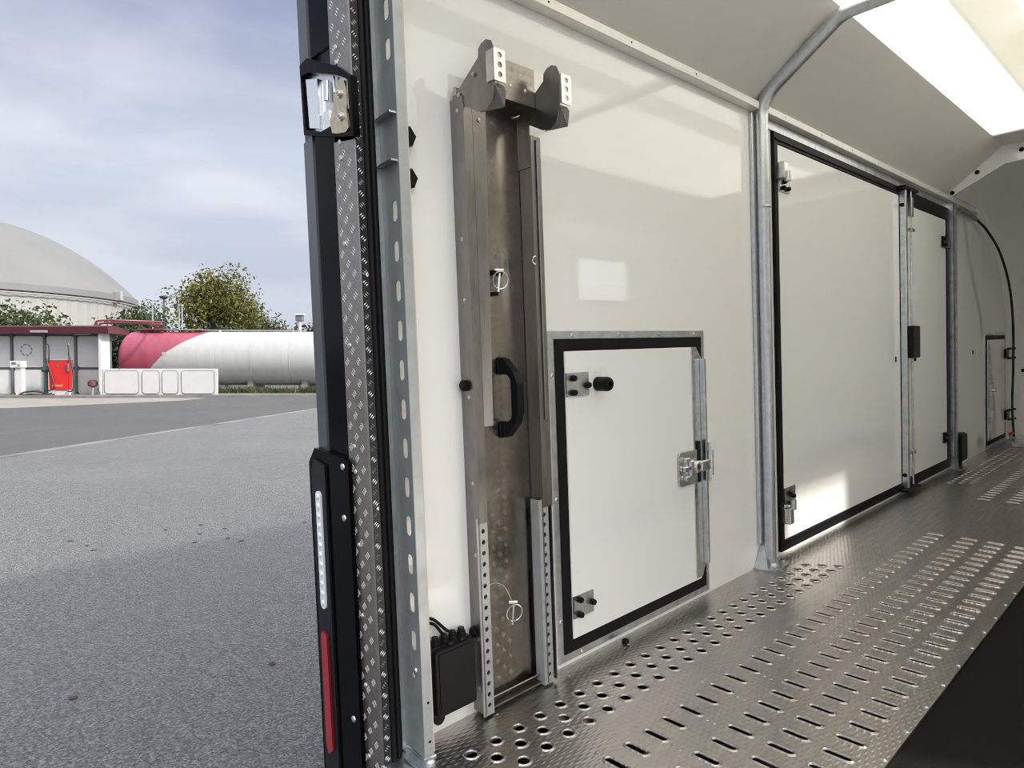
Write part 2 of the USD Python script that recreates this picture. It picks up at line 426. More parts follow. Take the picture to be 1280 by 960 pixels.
def treads(b, org, u, v, w, U0, U1, V0, V1, pitch, L=0.017, wd=0.0032, h=0.0013, nb=3, gap=0.0058, holes=None):
    """Raised lozenge bars of checker plate: groups of three, turned by a right angle from group to group."""
    org, u, v, w = A(org, float), A(u, float), A(v, float), A(w, float)
    rows = int((V1 - V0) / pitch)
    cols = max(1, int((U1 - U0) / pitch))
    pu = (U1 - U0) / max(cols, 1)
    for i in range(rows):
        for j in range(cols):
            cu, cv = U0 + (j + 0.5) * pu, V0 + (i + 0.5) * pitch
            s = 1 if (i + j) % 2 else -1
            d = (u * s + v) / math.sqrt(2); e = (v - u * s) / math.sqrt(2)
            for k in range(nb):
                c = org + u * cu + v * cv + e * (k - (nb - 1) / 2) * gap
                p = [c + d * L / 2, c + e * wd / 2, c - d * L / 2, c - e * wd / 2, c + w * h + d * L * 0.3, c + w * h - d * L * 0.3]
                b.add(p, [(0, 1, 4), (1, 2, 5), (1, 5, 4), (2, 3, 5), (3, 0, 4), (3, 4, 5)] if np.dot(np.cross(u, v), w) * 1 > 0 else [(0, 4, 1), (1, 5, 2), (1, 4, 5), (2, 5, 3), (3, 4, 0), (3, 5, 4)])
    return b


W = 1.563           # inner face of the left wall
YR = -0.80          # inner face of the right wall
X0, XB, XF = 0.985, 6.60, 8.95
RAILZ, CZ, CY = 2.28, 2.605, 1.165
ex, ey, ez = A([1, 0, 0.]), A([0, 1, 0.]), A([0, 0, 1.])

# ================================================================== SETTING: trailer shell
# -- left wall with its openings
poly = sbox(0.99, -0.03, 8.9, 2.29).union(sbox(6.62, 1.0, 8.9, 2.60)).difference(sbox(1.645, 0.042, 2.585, 1.152)).difference(sbox(3.30, 0.024, 6.45, 2.19)).difference(sbox(7.76, 0.03, 8.60, 1.125))
single('wall_left', B().prism(poly, (0, W, 0), ex, ez, -0.045), 'gelcoat', 'glossy cream-white side wall of the trailer behind the upright ramp', 'wall', kind='structure')
# -- right wall with the side window
poly = sbox(0.95, -0.03, 8.9, 2.29).union(sbox(6.62, 1.0, 8.9, 2.60)).difference(rrect(4.47, 1.58, 5.28, 1.97, 0.05)).difference(sbox(1.645, 0.042, 2.585, 1.152))  # low rear opening is added to bring daylight to the lower interior
wr = thing('wall_right', (0, YR, 0), 'white side wall opposite the doors with a window', 'wall', kind='structure')
part(wr, 'panel', B().prism(poly, (0, YR, 0), ex, ez, 0.045), 'gelcoat')
w1 = thing('window_1', (4.875, YR - 0.02, 1.775), 'rounded side window in the wall opposite the doors', 'window', kind='structure')
part(w1, 'pane', B().prism(rrect(4.465, 1.575, 5.285, 1.975, 0.05), (0, YR - 0.022, 0), ex, ez, 0.004), 'pane')
part(w1, 'window_frame', B().prism(rrect(4.45, 1.56, 5.30, 1.99, 0.06).difference(rrect(4.475, 1.585, 5.275, 1.965, 0.05)), (0, YR + 0.012, 0), ex, ez, 0.02), 'rubber')

for x0, x1, z0, z1, lab in ((1.616, 2.606, 0.016, 1.179, 'galvanised frame of an added open hatch in the unseen opposite wall, for more light'),):  # unseen hatch, added only to brighten the lower walls
    hf = thing('door_%d' % (5 if x0 < 2 else 6), (x0, YR, z0), lab, 'added hatch frame', kind='structure')
    part(hf, 'frame', B().prism(sbox(x0, z0, x1, z1).difference(sbox(x0 + 0.029, z0 + 0.029, x1 - 0.029, z1 - 0.029)), (0, YR + 0.006, 0), ex, ez, 0.0055), 'galv')
    part(hf, 'seal', B().prism(sbox(x0 + 0.0295, z0 + 0.0295, x1 - 0.0295, z1 - 0.0295).difference(sbox(x0 + 0.05, z0 + 0.05, x1 - 0.05, z1 - 0.05)), (0, YR + 0.002, 0), ex, ez, 0.03), 'rubber')

# -- roof: slanted sides, roof light between them
ce = thing('ceiling', (0.9, 0, RAILZ), 'matt grey-white sloping roof lining above the rail', 'ceiling', kind='structure')


def slope_strip(y0, z0, y1, z1, sgn):
    prof = [(y0, z0)] + [(y0 + (y1 - y0) * t, z0 + (z1 - z0) * t) for t in np.linspace(0.04, 0.96, 6)] + [(y1, z1)]
    th = 0.035
    b = B()
    g0 = [[(x, y, z) for y, z in prof] for x in (0.9, XB + 0.02)]
    g1 = [[(x, y + sgn * th * 0.6, z + th) for y, z in prof] for x in (0.9, XB + 0.02)]
    b.grid(g0, flip=sgn > 0); b.grid(g1, flip=sgn < 0)
    for k in (0, -1):
        b.add([g0[0][k], g0[1][k], g1[1][k], g1[0][k]], [(0, 1, 2), (0, 2, 3)])
    for k in (0, 1):
        n = len(prof)
        b.add(g0[k] + g1[k], [(i, i + 1, n + i + 1) for i in range(n - 1)] + [(i, n + i + 1, n + i) for i in range(n - 1)])
    return b


part(ce, 'side_slope', slope_strip(W + 0.005, RAILZ, CY, CZ, 1), 'liner')
YCR = 2 * 0.3815 - CY
part(ce, 'side_slope', slope_strip(YR - 0.005, RAILZ, YCR, CZ, -1), 'liner')
part(ce, 'front_strip', B().box((6.06, YCR - 0.01, CZ - 0.003), (XB + 0.02, CY + 0.01, CZ + 0.03)), 'liner')
part(ce, 'rear_strip', B().box((0.9, YCR - 0.01, CZ - 0.003), (1.15, CY + 0.01, CZ + 0.03)), 'liner')
sk = thing('window_2', (1.15, CY, CZ), 'pale yellow translucent roof light panel', 'roof light', kind='structure')
part(sk, 'sheet', B().grid([[(1.14, YCR - 0.01, CZ + 0.004), (6.07, YCR - 0.01, CZ + 0.004)], [(1.14, CY + 0.008, CZ + 0.004), (6.07, CY + 0.008, CZ + 0.004)]]), 'grp_sheet')
part(sk, 'lap_strip', B().grid([[(1.14, 0.62, CZ + 0.012), (6.07, 0.62, CZ + 0.012)], [(1.14, 0.83, CZ + 0.012), (6.07, 0.83, CZ + 0.012)]]), 'grp_sheet', label='second layer of sheet that makes a greyer band')

# -- nose: curved front liner
def nose_x(z):
    z = np.asarray(z, float)
    t = np.clip((2.59 - z) / 1.62, 0, 1)
    return 6.62 + (XF - 6.62) * np.sqrt(np.clip(1 - (1 - t) ** 2.2, 0, 1))


zz = np.concatenate([[2.59], 2.59 - 1.62 * (1 - np.cos(np.linspace(0.12, math.pi / 2, 18))), [0.6, 0.3, -0.02]])
rr = 0.30
ang = np.linspace(0, math.pi / 2, 9)
ysec = [(W - rr + rr * math.cos(a), rr * (1 - math.sin(a))) for a in ang]
ysec += [(2 * 0.3815 - y, d) for y, d in ysec[::-1]]
g = []
for z in zz:
    xs = float(nose_x(z)); row = []
    for y, d in ysec:
        row.append((max(xs - d * min(1, (xs - 6.62) / 0.8), 6.6), y, z))
    g.append(row)
fwall = thing('wall_front', (XF, 0.38, 0), 'dark-looking rounded front wall at the far end', 'wall', kind='structure')
part(fwall, 'liner', B().grid(g), 'nose', smooth=40)
for y, z in ((1.49, 0.911), (1.477, 0.737)):
    xs = float(nose_x(z))
    part(fwall, 'black_bolt', B().lathe([(0.022, 0), (0.022, 0.008), (0.012, 0.016), (0, 0.016)], (xs - 0.06, y - 0.02, z), (-1, -0.6, 0), 12), 'satin_black', smooth=40)

# outer cladding so that the roof and walls keep daylight out
ox = thing('trailer_skin', (0.9, W, 0), 'outer grey skin of the trailer roof and nose', 'trailer body', kind='structure')
part(ox, 'left_skin', B().box((1.0, W + 0.05, -0.3), (8.95, W + 0.17, 2.28)).box((1.0, W + 0.11, 2.28), (8.95, W + 0.17, 2.72)), 'exterior')
part(ox, 'right_skin', B().prism(sbox(0.95, -0.3, 8.95, 2.33).difference(rrect(4.44, 1.55, 5.31, 2.00, 0.06)).difference(sbox(1.645, 0.042, 2.585, 1.152)), (0, YR - 0.05, 0), ex, ez, 0.035), 'exterior')  # added hatch opening carried through the skin
part(ox, 'front_skin', B().box((XF + 0.02, YR - 0.09, -0.3), (XF + 0.05, W + 0.09, 1.5)), 'exterior')
part(ox, 'nose_skin', B().grid([[(float(nose_x(z)) + 0.03, y, z + 0.05) for y in (YR - 0.09, W + 0.09)] for z in zz]), 'exterior', smooth=40)
part(ox, 'nose_cap', B().box((6.06, YR - 0.05, CZ + 0.035), (6.75, W + 0.06, CZ + 0.05)), 'exterior')
# rear portal beam and its right-hand post
rp = thing('rear_portal', (0.95, 0, 2.3), 'rear roof beam and right post of the trailer opening', 'frame', kind='structure')
part(rp, 'header_beam', B().box((0.90, YR - 0.05, 2.34), (0.99, W + 0.12, 2.40), 0.004).box((0.9, YCR, 2.40), (0.99, CY, 2.66), 0.004), 'galv')
part(rp, 'right_post', B().box((0.90, YR - 0.14, -0.3), (1.0, YR + 0.06, 2.36), 0.004), 'galv')

# -- floor: one plate with pressed holes and slots, all with raised rims
def stadium(cx, cy, hl, r, n=8):
    t = np.linspace(-math.pi / 2, math.pi / 2, n)
    top = [(cx + r * math.sin(a), cy + hl + r * math.cos(a)) for a in t]
    bot = [(cx - r * math.sin(a), cy - hl - r * math.cos(a)) for a in t]
    return A(top + bot)


PROF = [(0.0100, 0.0), (0.0075, 0.0016), (0.0055, 0.0036), (0.0040, 0.0046), (0.0026, 0.0045), (0.0013, 0.0032), (0.0004, 0.0012), (0.0, -0.0008)]
FX0, FX1, FY0, FY1 = 0.985, 8.86, 0.583, 1.5625
PIT = 0.0903
openings = []
for (h0, nrow) in ((1.092, 25), (5.83, 25)):
    for c, (y, off) in enumerate(((1.40, 0.0), (1.339, 0.0405), (1.276, 0.081))):
        for k in range(nrow):
            openings.append((h0 + off + k * 0.0899, y, 0.0, 0.0160))
for (s0, n) in ((1.155, 35), (5.352, 36)):
    for y, off in ((1.088, 0.0), (0.928, 0.003), (0.808, 0.0), (0.688, -0.016)):
        for k in range(n):
            openings.append((s0 + off + k * PIT, y, 0.0265, 0.0088))
outer, rims = [], B()
for (cx, cy, hl, r) in openings:
    rings = []
    for off, z in PROF:
        s = stadium(cx, cy, hl, r + off)
        rings.append(np.column_stack([s, np.full(len(s), z)]))
    n = len(rings[0])
    outer.append(rings[0][:, :2])
    F = []
    for k in range(len(rings) - 1):
        for i in range(n):
            j = (i + 1) % n
            F += [(k * n + i, k * n + j, (k + 1) * n + j), (k * n + i, (k + 1) * n + j, (k + 1) * n + i)]
    rims.add(np.vstack(rings), F)
vf, ff = trimesh.creation.triangulate_polygon(Polygon([(FX0, FY0), (FX1, FY0), (FX1, FY1), (FX0, FY1)], [o for o in outer]), engine='earcut')
plate = B().add(np.column_stack([vf, np.zeros(len(vf))]), ff)
tri = ff[0]; e1, e2 = vf[tri[1]] - vf[tri[0]], vf[tri[2]] - vf[tri[0]]
if e1[0] * e2[1] - e1[1] * e2[0] < 0: plate.f[0] = plate.f[0][:, ::-1]
# folded edge towards the black deck and the rear sill
plate.add([(FX0, FY0, 0), (FX1, FY0, 0), (FX1, FY0, -0.012), (FX0, FY0, -0.012)], [(0, 2, 1), (0, 3, 2)])
plate.add([(FX0, FY0, 0), (FX0, FY1, 0), (FX0, FY1, -0.02), (FX0, FY0, -0.02)], [(0, 1, 2), (0, 2, 3)])
v, f = plate.out(); v2, f2 = rims.out()
f2r = f2
t0 = v2[f2[0]]
tm = trimesh.Trimesh(np.vstack([v, v2]), np.vstack([f, f2 + len(v)]), process=False)
nn = np.cross(t0[1] - t0[0], t0[2] - t0[0])
if nn[2] < 0:
    tm = trimesh.Trimesh(np.vstack([v, v2]), np.vstack([f, f2[:, ::-1] + len(v)]), process=False)
tm.merge_vertices(digits_vertex=6)
fl = thing('floor', (0.985, 1.07, 0), 'shiny perforated aluminium wheel track of the trailer floor', 'floor', kind='structure')
part(fl, 'track_plate', (A(tm.vertices), A(tm.faces)), 'floor', smooth=60)
for k in range(9): rivet(fl, (1.333 + k * 0.1805, 1.155, 0), ez, 0.006, 'floor')
for k in range(9):
    rivet(fl, (1.327 + k * 0.1805, 1.027, 0), ez, 0.006, 'floor'); rivet(fl, (1.325 + k * 0.1805, 1.003, 0), ez, 0.006, 'floor')
for k in range(18): rivet(fl, (1.655 + k * 0.1795, 0.593, 0), ez, 0.007, 'zinc')
for k in range(6): rivet(fl, (1.28 + k * 0.33, 1.505, 0), ez, 0.005, 'floor')
part(fl, 'black_plug', B().lathe([(0.014, 0), (0.014, 0.010), (0.009, 0.014), (0, 0.014)], (1.945, 1.522, 0), ez, 12), 'rubber', smooth=40, label='small black rubber plug by the wall')
part(fl, 'under_tray', B().box((0.985, 0.5, -0.14), (8.86, 1.56, -0.12)), 'under')
part(fl, 'cross_member', B().box((1.405, 0.5, -0.06), (1.515, 1.56, -0.03), 0.004), 'galv')
part(fl, 'cross_member', B().box((3.9, 0.5, -0.09), (4.0, 1.56, -0.05), 0.004), 'under')
part(fl, 'right_track', B().box((0.985, YR, -0.012), (8.86, 0.18, 0.0)), 'floor')
part(fl, 'rear_sill', B().box((0.90, YR - 0.05, -0.16), (0.983, W + 0.02, -0.008), 0.004), 'galv')
single('floor_mat', B().box((0.985, 0.182, -0.035), (8.86, 0.5825, -0.009), 0.002), 'deck', 'matt black deck strip beside the perforated track', 'floor covering', kind='structure')

# -- rails under the roof slope, left side
for i, (x0, x1, lab) in enumerate(((0.98, 3.09, 'galvanised top rail above the upright ramp, rear of the tube arch'), (3.17, 7.30, 'galvanised top rail above the white side doors'))):
    t = thing('trim', (x0, 1.515, 2.24), lab, 'rail', kind='structure')
    part(t, 'rail_profile', B().box((x0, 1.515, 2.242), (x1, 1.5625, 2.2795), 0.003), 'rail')
    part(t, 'lip', B().bar((x0, 1.545, 2.294), (x1, 1.545, 2.294), 0.034, 0.003, (0, -0.78, 0.62)), 'rail', label='cream coloured upper lip')
    for k in range(int((x1 - x0) / 0.45)):
        rivet(t, (x0 + 0.2 + k * 0.45, 1.515, 2.262), -ey, 0.004, 'satin_black', name='screw')
t = thing('trim', (3.30, 1.55, 2.19), 'light grey metal strip between the top rail and the door seal', 'trim', kind='structure')
part(t, 'strip', B().box((3.17, 1.551, 2.191), (6.50, 1.5625, 2.240), 0.002), 'galv')

# -- arch band at the front end of the roof slope with its bolts
t = thing('trim', (6.40, W, 2.3), 'white arch band with black bolts where the roof meets the nose', 'trim', kind='structure')
XA = 6.40
inner = [(1.553, 2.283), (1.50, 2.281), (1.153, 2.458), (1.034, 2.464), (0.3815, 2.464)]
outer2 = [(1.558, 2.286), (1.36, 2.4455), (CY + 0.006, 2.599), (CY - 0.006, 2.601), (0.3815, 2.601)]
full = inner + [(2 * 0.3815 - y, z) for y, z in inner[::-1]][1:]
full += [(2 * 0.3815 - y, z) for y, z in outer2] + outer2[::-1][1:]
part(t, 'band', B().prism(Polygon(full).buffer(0), (XA, 0, 0), ey, ez, 0.012), 'door_white')
for y, z in ((1.505, 2.302), (1.333, 2.432), (1.048, 2.540)):
    part(t, 'bolt', B().lathe([(0.017, 0), (0.017, 0.006), (0.010, 0.012), (0, 0.012)], (XA, y, z), -ex, 12), 'satin_black', smooth=40)

# ================================================================== DOORS
HINGE_BOLT = [(0.0115, 0), (0.0115, 0.010), (0.0095, 0.017), (0, 0.019)]


def hinge(t, x0, x1, z0, z1, bolts, y=1.549, m='zinc'):
    h = part(t, 'hinge', B().prism(rrect(x0, z0, x1, z1, 0.004), (0, y, 0), ex, ez, 0.005), m)
    for bx, bz in bolts:
        part(h, 'bolt_cap', B().lathe(HINGE_BOLT, (bx, y - 0.005, bz), -ey, 12), 'satin_black', smooth=40)
    return h


def hatch(name, x0, x1, z0, z1, lab, hinge_left=True):
    """Low flap in the side wall: metal frame, rubber seal, white panel."""
    t = thing(name, (x0, W, z0), lab, 'hatch', kind='structure')
    s = 0.027
    fr = sbox(x0, z0, x1, z1).difference(sbox(x0 + s, z0 + s, x1 - s, z1 - s))
    part(t, 'frame', B().prism(fr, (0, W - 0.0005, 0), ex, ez, 0.006), 'galv')
    a0, a1, b0, b1 = x0 + s + 0.0005, x1 - s - 0.0005, z0 + s + 0.0005, z1 - s - 0.0005
    g = 0.043
    part(t, 'seal', B().prism(sbox(a0, b0, a1, b1).difference(sbox(a0 + g, b0 + g, a1 - g, b1 - g)), (0, W + 0.02, 0), ex, ez, 0.030), 'rubber')
    part(t, 'panel', B().box((a0 + g + .0005, 1.548, b0 + g + .0005), (a1 - g - .0005, 1.58, b1 - g - .0005), 0.003), 'door_white')
    for k in range(4):
        rivet(t, (x0 + 0.12 + k * (x1 - x0 - 0.2) / 3, W - 0.006, z1 - s / 2), -ey, 0.0075, 'chrome')
        rivet(t, (x0 + 0.12 + k * (x1 - x0 - 0.2) / 3, W - 0.006, z0 + s / 2), -ey, 0.0075, 'chrome')
    for k in range(3):
        rivet(t, (x0 + s / 2, W - 0.006, z0 + 0.15 + k * (z1 - z0 - 0.3) / 2), -ey, 0.0075, 'chrome')
        rivet(t, (x1 - s / 2, W - 0.006, z0 + 0.08 + k * (z1 - z0 - 0.3) / 2), -ey, 0.0075, 'chrome')
    return t


t = hatch('door_1', 1.616, 2.606, 0.016, 1.179, 'white hatch with black seal and galvanised frame beside the upright ramp')
hinge(t, 1.687, 1.806, 0.947, 1.032, ((1.717, 1.013), (1.793, 0.985), (1.717, 0.962)))
hinge(t, 1.687, 1.795, 0.160, 0.241, ((1.714, 0.226), (1.783, 0.199), (1.714, 0.172)))
bf = part(t, 'door_buffer', B().lathe([(0.026, 0), (0.026, 0.050), (0.022, 0.058), (0.011, 0.060), (0.009, 0.045), (0, 0.045)], (1.858, 1.548, 0.985), -ey, 20), 'rubber', smooth=40, label='black round rubber stop')
# lock-side steel strip with mitred ends, and the latch
part(t, 'edge_strip', B().prism([(2.487, 0.112), (2.492, 0.100), (2.535, 0.100), (2.560, 0.150), (2.560, 1.060), (2.520, 1.108), (2.492, 1.108), (2.487, 1.098)], (0, 1.5475, 0), ex, ez, 0.004).box((2.545, 1.520, 0.155), (2.560, 1.5435, 1.055), 0.002), 'zinc')
la = part(t, 'latch', B().prism(rrect(2.362, 0.520, 2.52, 0.664, 0.022), (0, 1.5428, 0), ex, ez, 0.004), 'zinc', label='zinc-plated toggle latch')
part(la, 'clip', B().box((2.392, 1.522, 0.622), (2.424, 1.539, 0.640), 0.003), 'zinc')
part(la, 'clip', B().box((2.392, 1.522, 0.544), (2.424, 1.539, 0.562), 0.003), 'zinc')
part(la, 'clip', B().box((2.385, 1.524, 0.582), (2.425, 1.538, 0.604), 0.003), 'chrome')
part(la, 'clip', B().box((2.43, 1.52, 0.56), (2.448, 1.538, 0.625), 0.003), 'chrome')
part(la, 'lock_barrel', B().lathe([(0.026, 0), (0.026, 0.02), (0.020, 0.026), (0.012, 0.026), (0.012, 0.016), (0, 0.016)], (2.475, 1.539, 0.594), -ey, 18), 'zinc', smooth=40)
part(la, 'keyhole', B().cyl((2.475, 1.524, 0.594), (2.475, 1.522, 0.594), 0.011, 14), 'satin_black')
part(la, 'slot_plate', B().box((2.505, 1.535, 0.520), (2.528, 1.5435, 0.70), 0.002), 'satin_black', label='black strip behind the latch bolt')
part(la, 'clasp', B().box((2.49, 1.506, 0.572), (2.565, 1.532, 0.618), 0.004).cyl((2.567, 1.512, 0.548), (2.567, 1.512, 0.655), 0.012, 14), 'zinc', smooth=35)
part(la, 'pin_bolt', B().cyl((2.558, 1.512, 0.52), (2.558, 1.512, 0.69), 0.006, 10), 'zinc', smooth=40)

t = hatch('door_2', 7.735, 8.625, 0.012, 1.153, 'small white hatch at the far end near the front wall')
part(t, 'edge_strip', B().box((7.812, 1.538, 0.10), (7.88, 1.548, 1.06), 0.003), 'zinc')
part(t, 'latch', B().box((7.80, 1.515, 0.52), (7.90, 1.538, 0.66), 0.006).cyl((7.83, 1.515, 0.59), (7.83, 1.49, 0.59), 0.02, 12), 'zinc')
for z in (0.28, 0.93):
    h = part(t, 'hinge', B().box((8.50, 1.525, z - 0.05), (8.64, 1.547, z + 0.05), 0.005), 'satin_black', label='dark hinge')
    part(h, 'hinge_arm', B().cyl((8.56, 1.52, z + 0.05), (8.72, 1.49, z + 0.05), 0.012, 8).cyl((8.56, 1.52, z - 0.05), (8.72, 1.49, z - 0.05), 0.012, 8), 'satin_black')

# wide and narrow leaf of the side door
t = thing('door_3', (3.30, W, 0.03), 'wide white side door leaf beside the galvanised tube arch', 'door', kind='structure')
part(t, 'panel', B().box((3.338, 1.550, 0.078), (5.222, 1.585, 2.134), 0.004), 'door_white')
part(t, 'seal', B().prism(sbox(3.301, 0.025, 5.2225, 2.189).difference(sbox(3.3375, 0.0775, 5.2223, 2.1345)), (0, 1.585, 0), ex, ez, 0.040), 'rubber')
part(t, 'seal_lip', B().box((3.31, 1.538, 2.150), (5.222, 1.5445, 2.158)), 'rubber')
part(t, 'seal_lip', B().box((3.31, 1.538, 0.052), (5.222, 1.5445, 0.060)), 'rubber')
h = hinge(t, 3.352, 3.470, 1.895, 1.962, ((3.40, 1.947), (3.44, 1.915), (3.385, 1.915)), 1.549)
part(h, 'hinge_knuckle', B().box((3.325, 1.505, 1.95), (3.372, 1.549, 2.035), 0.004).cyl((3.35, 1.50, 1.935), (3.35, 1.50, 1.985), 0.016, 12), 'zinc', smooth=35)
h = hinge(t, 3.345, 3.472, 0.265, 0.352, ((3.39, 0.322), (3.435, 0.300), (3.395, 0.268)), 1.549)
part(h, 'hinge_knuckle', B().box((3.322, 1.505, 0.17), (3.368, 1.549, 0.255), 0.004).cyl((3.345, 1.50, 0.25), (3.345, 1.50, 0.30), 0.016, 12), 'zinc', smooth=35)
part(t, 'keyhole', B().prism(rrect(5.105, 0.955, 5.130, 0.995, 0.009), (0, 1.550, 0), ex, ez, 0.003), 'satin_black')
t = thing('door_4', (5.26, W, 0.03), 'narrow white side door leaf between the lock bar and the far post', 'door', kind='structure')
part(t, 'panel', B().box((5.2635, 1.550, 0.096), (6.385, 1.585, 2.090), 0.004), 'door_white')
part(t, 'seal', B().prism(sbox(5.2625, 0.025, 6.449, 2.189).difference(sbox(5.263, 0.0955, 6.3855, 2.0905)), (0, 1.585, 0), ex, ez, 0.040), 'rubber')
for z in (0.29, 1.90):
    h = part(t, 'hinge', B().box((6.25, 1.535, z - 0.045), (6.46, 1.549, z + 0.045), 0.004), 'satin_black', label='dark hinge plate')
    part(h, 'bolt_cap', B().lathe(HINGE_BOLT, (6.30, 1.535, z + 0.025), -ey, 10), 'satin_black')
    part(h, 'bolt_cap', B().lathe(HINGE_BOLT, (6.30, 1.535, z - 0.025), -ey, 10), 'satin_black')

# lock bar column between the leaves
t = thing('lock_column', (5.24, W, 0.04), 'grey vertical lock column with rod and black handle box between the side door leaves', 'door lock')
part(t, 'column', B().box((5.2235, 1.507, 0.045), (5.2615, 1.5495, 2.165), 0.004), 'galv')
part(t, 'lock_rod', B().cyl((5.345, 1.512, 0.06), (5.345, 1.512, 2.17), 0.0075, 10), 'zinc', smooth=40)
part(t, 'top_bracket', B().box((5.16, 1.49, 2.168), (5.46, 1.549, 2.186), 0.003), 'satin_black')
part(t, 'bottom_bracket', B().box((5.16, 1.49, 0.026), (5.46, 1.549, 0.044), 0.003), 'satin_black')
part(t, 'rod_guide', B().box((5.322, 1.497, 1.985), (5.368, 1.527, 2.125), 0.005).box((5.31, 1.494, 1.88), (5.38, 1.53, 1.905), 0.004), 'zinc')
part(t, 'rod_guide', B().box((5.32, 1.497, 0.28), (5.37, 1.527, 0.31), 0.004), 'zinc')
hb = part(t, 'handle_box', B().box((5.225, 1.468, 0.978), (5.385, 1.504, 1.207), 0.006), 'satin_black')
part(hb, 'handle_pin', B().cyl((5.30, 1.48, 0.955), (5.30, 1.48, 0.980), 0.008, 10), 'satin_black')
part(t, 'bolt', B().lathe([(0.014, 0), (0.014, 0.008), (0, 0.010)], (5.2235, 1.53, 2.06), -ex, 10), 'satin_black')
part(t, 'bolt', B().lathe([(0.014, 0), (0.014, 0.008), (0, 0.010)], (5.2235, 1.53, 0.14), -ex, 10), 'satin_black')

t = thing('door_post', (6.52, W, 0), 'galvanised square post on the far side of the narrow door leaf', 'post')
part(t, 'post_profile', B().prism([(6.470, 1.5625), (6.470, 1.520), (6.478, 1.520), (6.478, 1.548), (6.512, 1.548), (6.512, 1.515), (6.575, 1.515), (6.575, 1.5625)], (0, 0, 0.0), ex, ey, 2.235), 'galv')
for z in (0.55, 1.1, 1.65): rivet(t, (6.53, 1.515, z), -ey, 0.006, 'satin_black', name='screw')
part(t, 'foot_plate', B().box((6.44, 1.47, 0.0005), (6.62, 1.5625, 0.006), 0.002), 'galv')

# ================================================================== TUBE ARCH
t = thing('tube_arch', (3.12, 1.525, 0), 'round galvanised tube arch rising from the floor and bending under the roof', 'roof arch')
TR = 0.0325
yc = W - TR - 0.004
path = [(3.128, yc, z) for z in (0.006, 0.5, 1.0, 1.5, 2.0, 2.20)]
c45 = math.atan2(CZ - 0.045 - 2.30, yc - 1.15)


def bend(p_in, d_in, d_out, rad, n=9):
    """Fillet points around the corner p_in."""
    d_in, d_out = A(d_in, float), A(d_out, float)
    ca = math.acos(np.clip(d_in @ d_out, -1, 1)); L = rad * math.tan(ca / 2)
    s = A(p_in) - d_in * L
    nrm = d_out - (d_out @ d_in) * d_in; nrm /= np.linalg.norm(nrm)
    cen = s + nrm * rad
    return [cen - nrm * rad * math.cos(a) + d_in * rad * math.sin(a) for a in np.linspace(0, ca, n)]


ds = A([0, -math.cos(c45), math.sin(c45)])
P1 = A([3.128, yc, 2.295]); P2 = P1 + ds * ((CZ - 0.045 - 2.295) / math.sin(c45))
pts = [A(p) for p in path[:-1]] + bend(P1, ez, ds, 0.16) + bend(P2, ds, -ey, 0.16) + [A([3.128, 0.3815, P2[2]])]
mir = [A([p[0], 2 * 0.3815 - p[1], p[2]]) for p in pts[::-1]]
part(t, 'tube', B().tube(pts + mir[1:], TR, 20), 'galv', smooth=40)
fp = Polygon([(3.03, 1.5625), (3.03, 1.535), (3.075, 1.475), (3.12, 1.462), (3.20, 1.468), (3.235, 1.49), (3.235, 1.515), (3.20, 1.5625)]).buffer(0.006).intersection(sbox(2.9, 1.3, 3.4, 1.5625))
part(t, 'base_plate', B().prism(fp, (0, 0, 0.0008), ex, ey, 0.0075), 'galv')
part(t, 'gusset', B().add([(3.035, 1.5615, 0.008), (3.10, 1.5615, 0.008), (3.10, 1.5615, 0.115), (3.035, 1.49, 0.008), (3.10, 1.50, 0.008), (3.098, 1.54, 0.115)], [(0, 2, 1), (3, 4, 5), (0, 3, 5), (0, 5, 2), (1, 2, 5), (1, 5, 4), (0, 1, 4), (0, 4, 3)]), 'galv')
part(t, 'weld_collar', B().lathe([(TR, 0), (TR + 0.010, 0), (TR + 0.004, 0.009), (TR, 0.012)], (3.128, yc, 0.0085), ez, 20), 'galv', smooth=40)
for bx, by in ((3.065, 1.485), (3.205, 1.495)):
    part(t, 'bolt', B().lathe([(0.016, 0), (0.016, 0.004), (0.010, 0.004), (0.010, 0.012), (0, 0.012)], (bx, by, 0.0085), ez, 6), 'zinc')
part(t, 'wall_strap', B().box((3.072, 1.5445, 0.12), (3.094, 1.5625, 2.235), 0.003), 'galv', label='flat bar between tube and wall')
part(t, 'collar_weld', B().tube([A([3.128, yc, 1.78]) + TR * 1.02 * A([math.cos(a), -math.sin(a), 0]) for a in np.linspace(0.3, 2.8, 9)], 0.006, 6), 'galv', smooth=40)

# ================================================================== REAR LEFT CORNER
XR = 0.90
t = thing('tail_light_column', (XR, 1.83, -0.4), 'tall black rear corner cover with white and red light strips', 'tail lights')
part(t, 'upper_cover', B().prism([(XR + 0.012, 1.655), (XR + 0.012, 1.776), (XR, 1.781), (XR + 0.016, 1.868), (XR + 0.06, 1.875), (XR + 0.06, 1.655)], (0, 0, 0.825), ex, ey, 0.93), 'anthracite')
part(t, 'upper_cover', B().prism([(XR + 0.012, 1.655), (XR + 0.012, 1.776), (XR, 1.781), (XR + 0.016, 1.868), (XR + 0.06, 1.875), (XR + 0.06, 1.655)], (0, 0, 1.965), ex, ey, 0.45), 'anthracite')
part(t, 'side_cheek', B().box((XR + 0.022, 1.822, 1.755), (XR + 0.06, 1.872, 1.965), 0.002), 'anthracite')
part(t, 'gloss_insert', B().box((XR + 0.004, 1.655, 0.827), (XR + 0.0115, 1.772, 1.753), 0.001).box((XR + 0.004, 1.655, 1.967), (XR + 0.0115, 1.772, 2.41), 0.001), 'gloss_black')
hs = [(1.640, -0.42), (1.640, 0.815), (1.655, 0.828), (1.838, 0.846), (1.879, 0.80), (1.877, -0.42)]
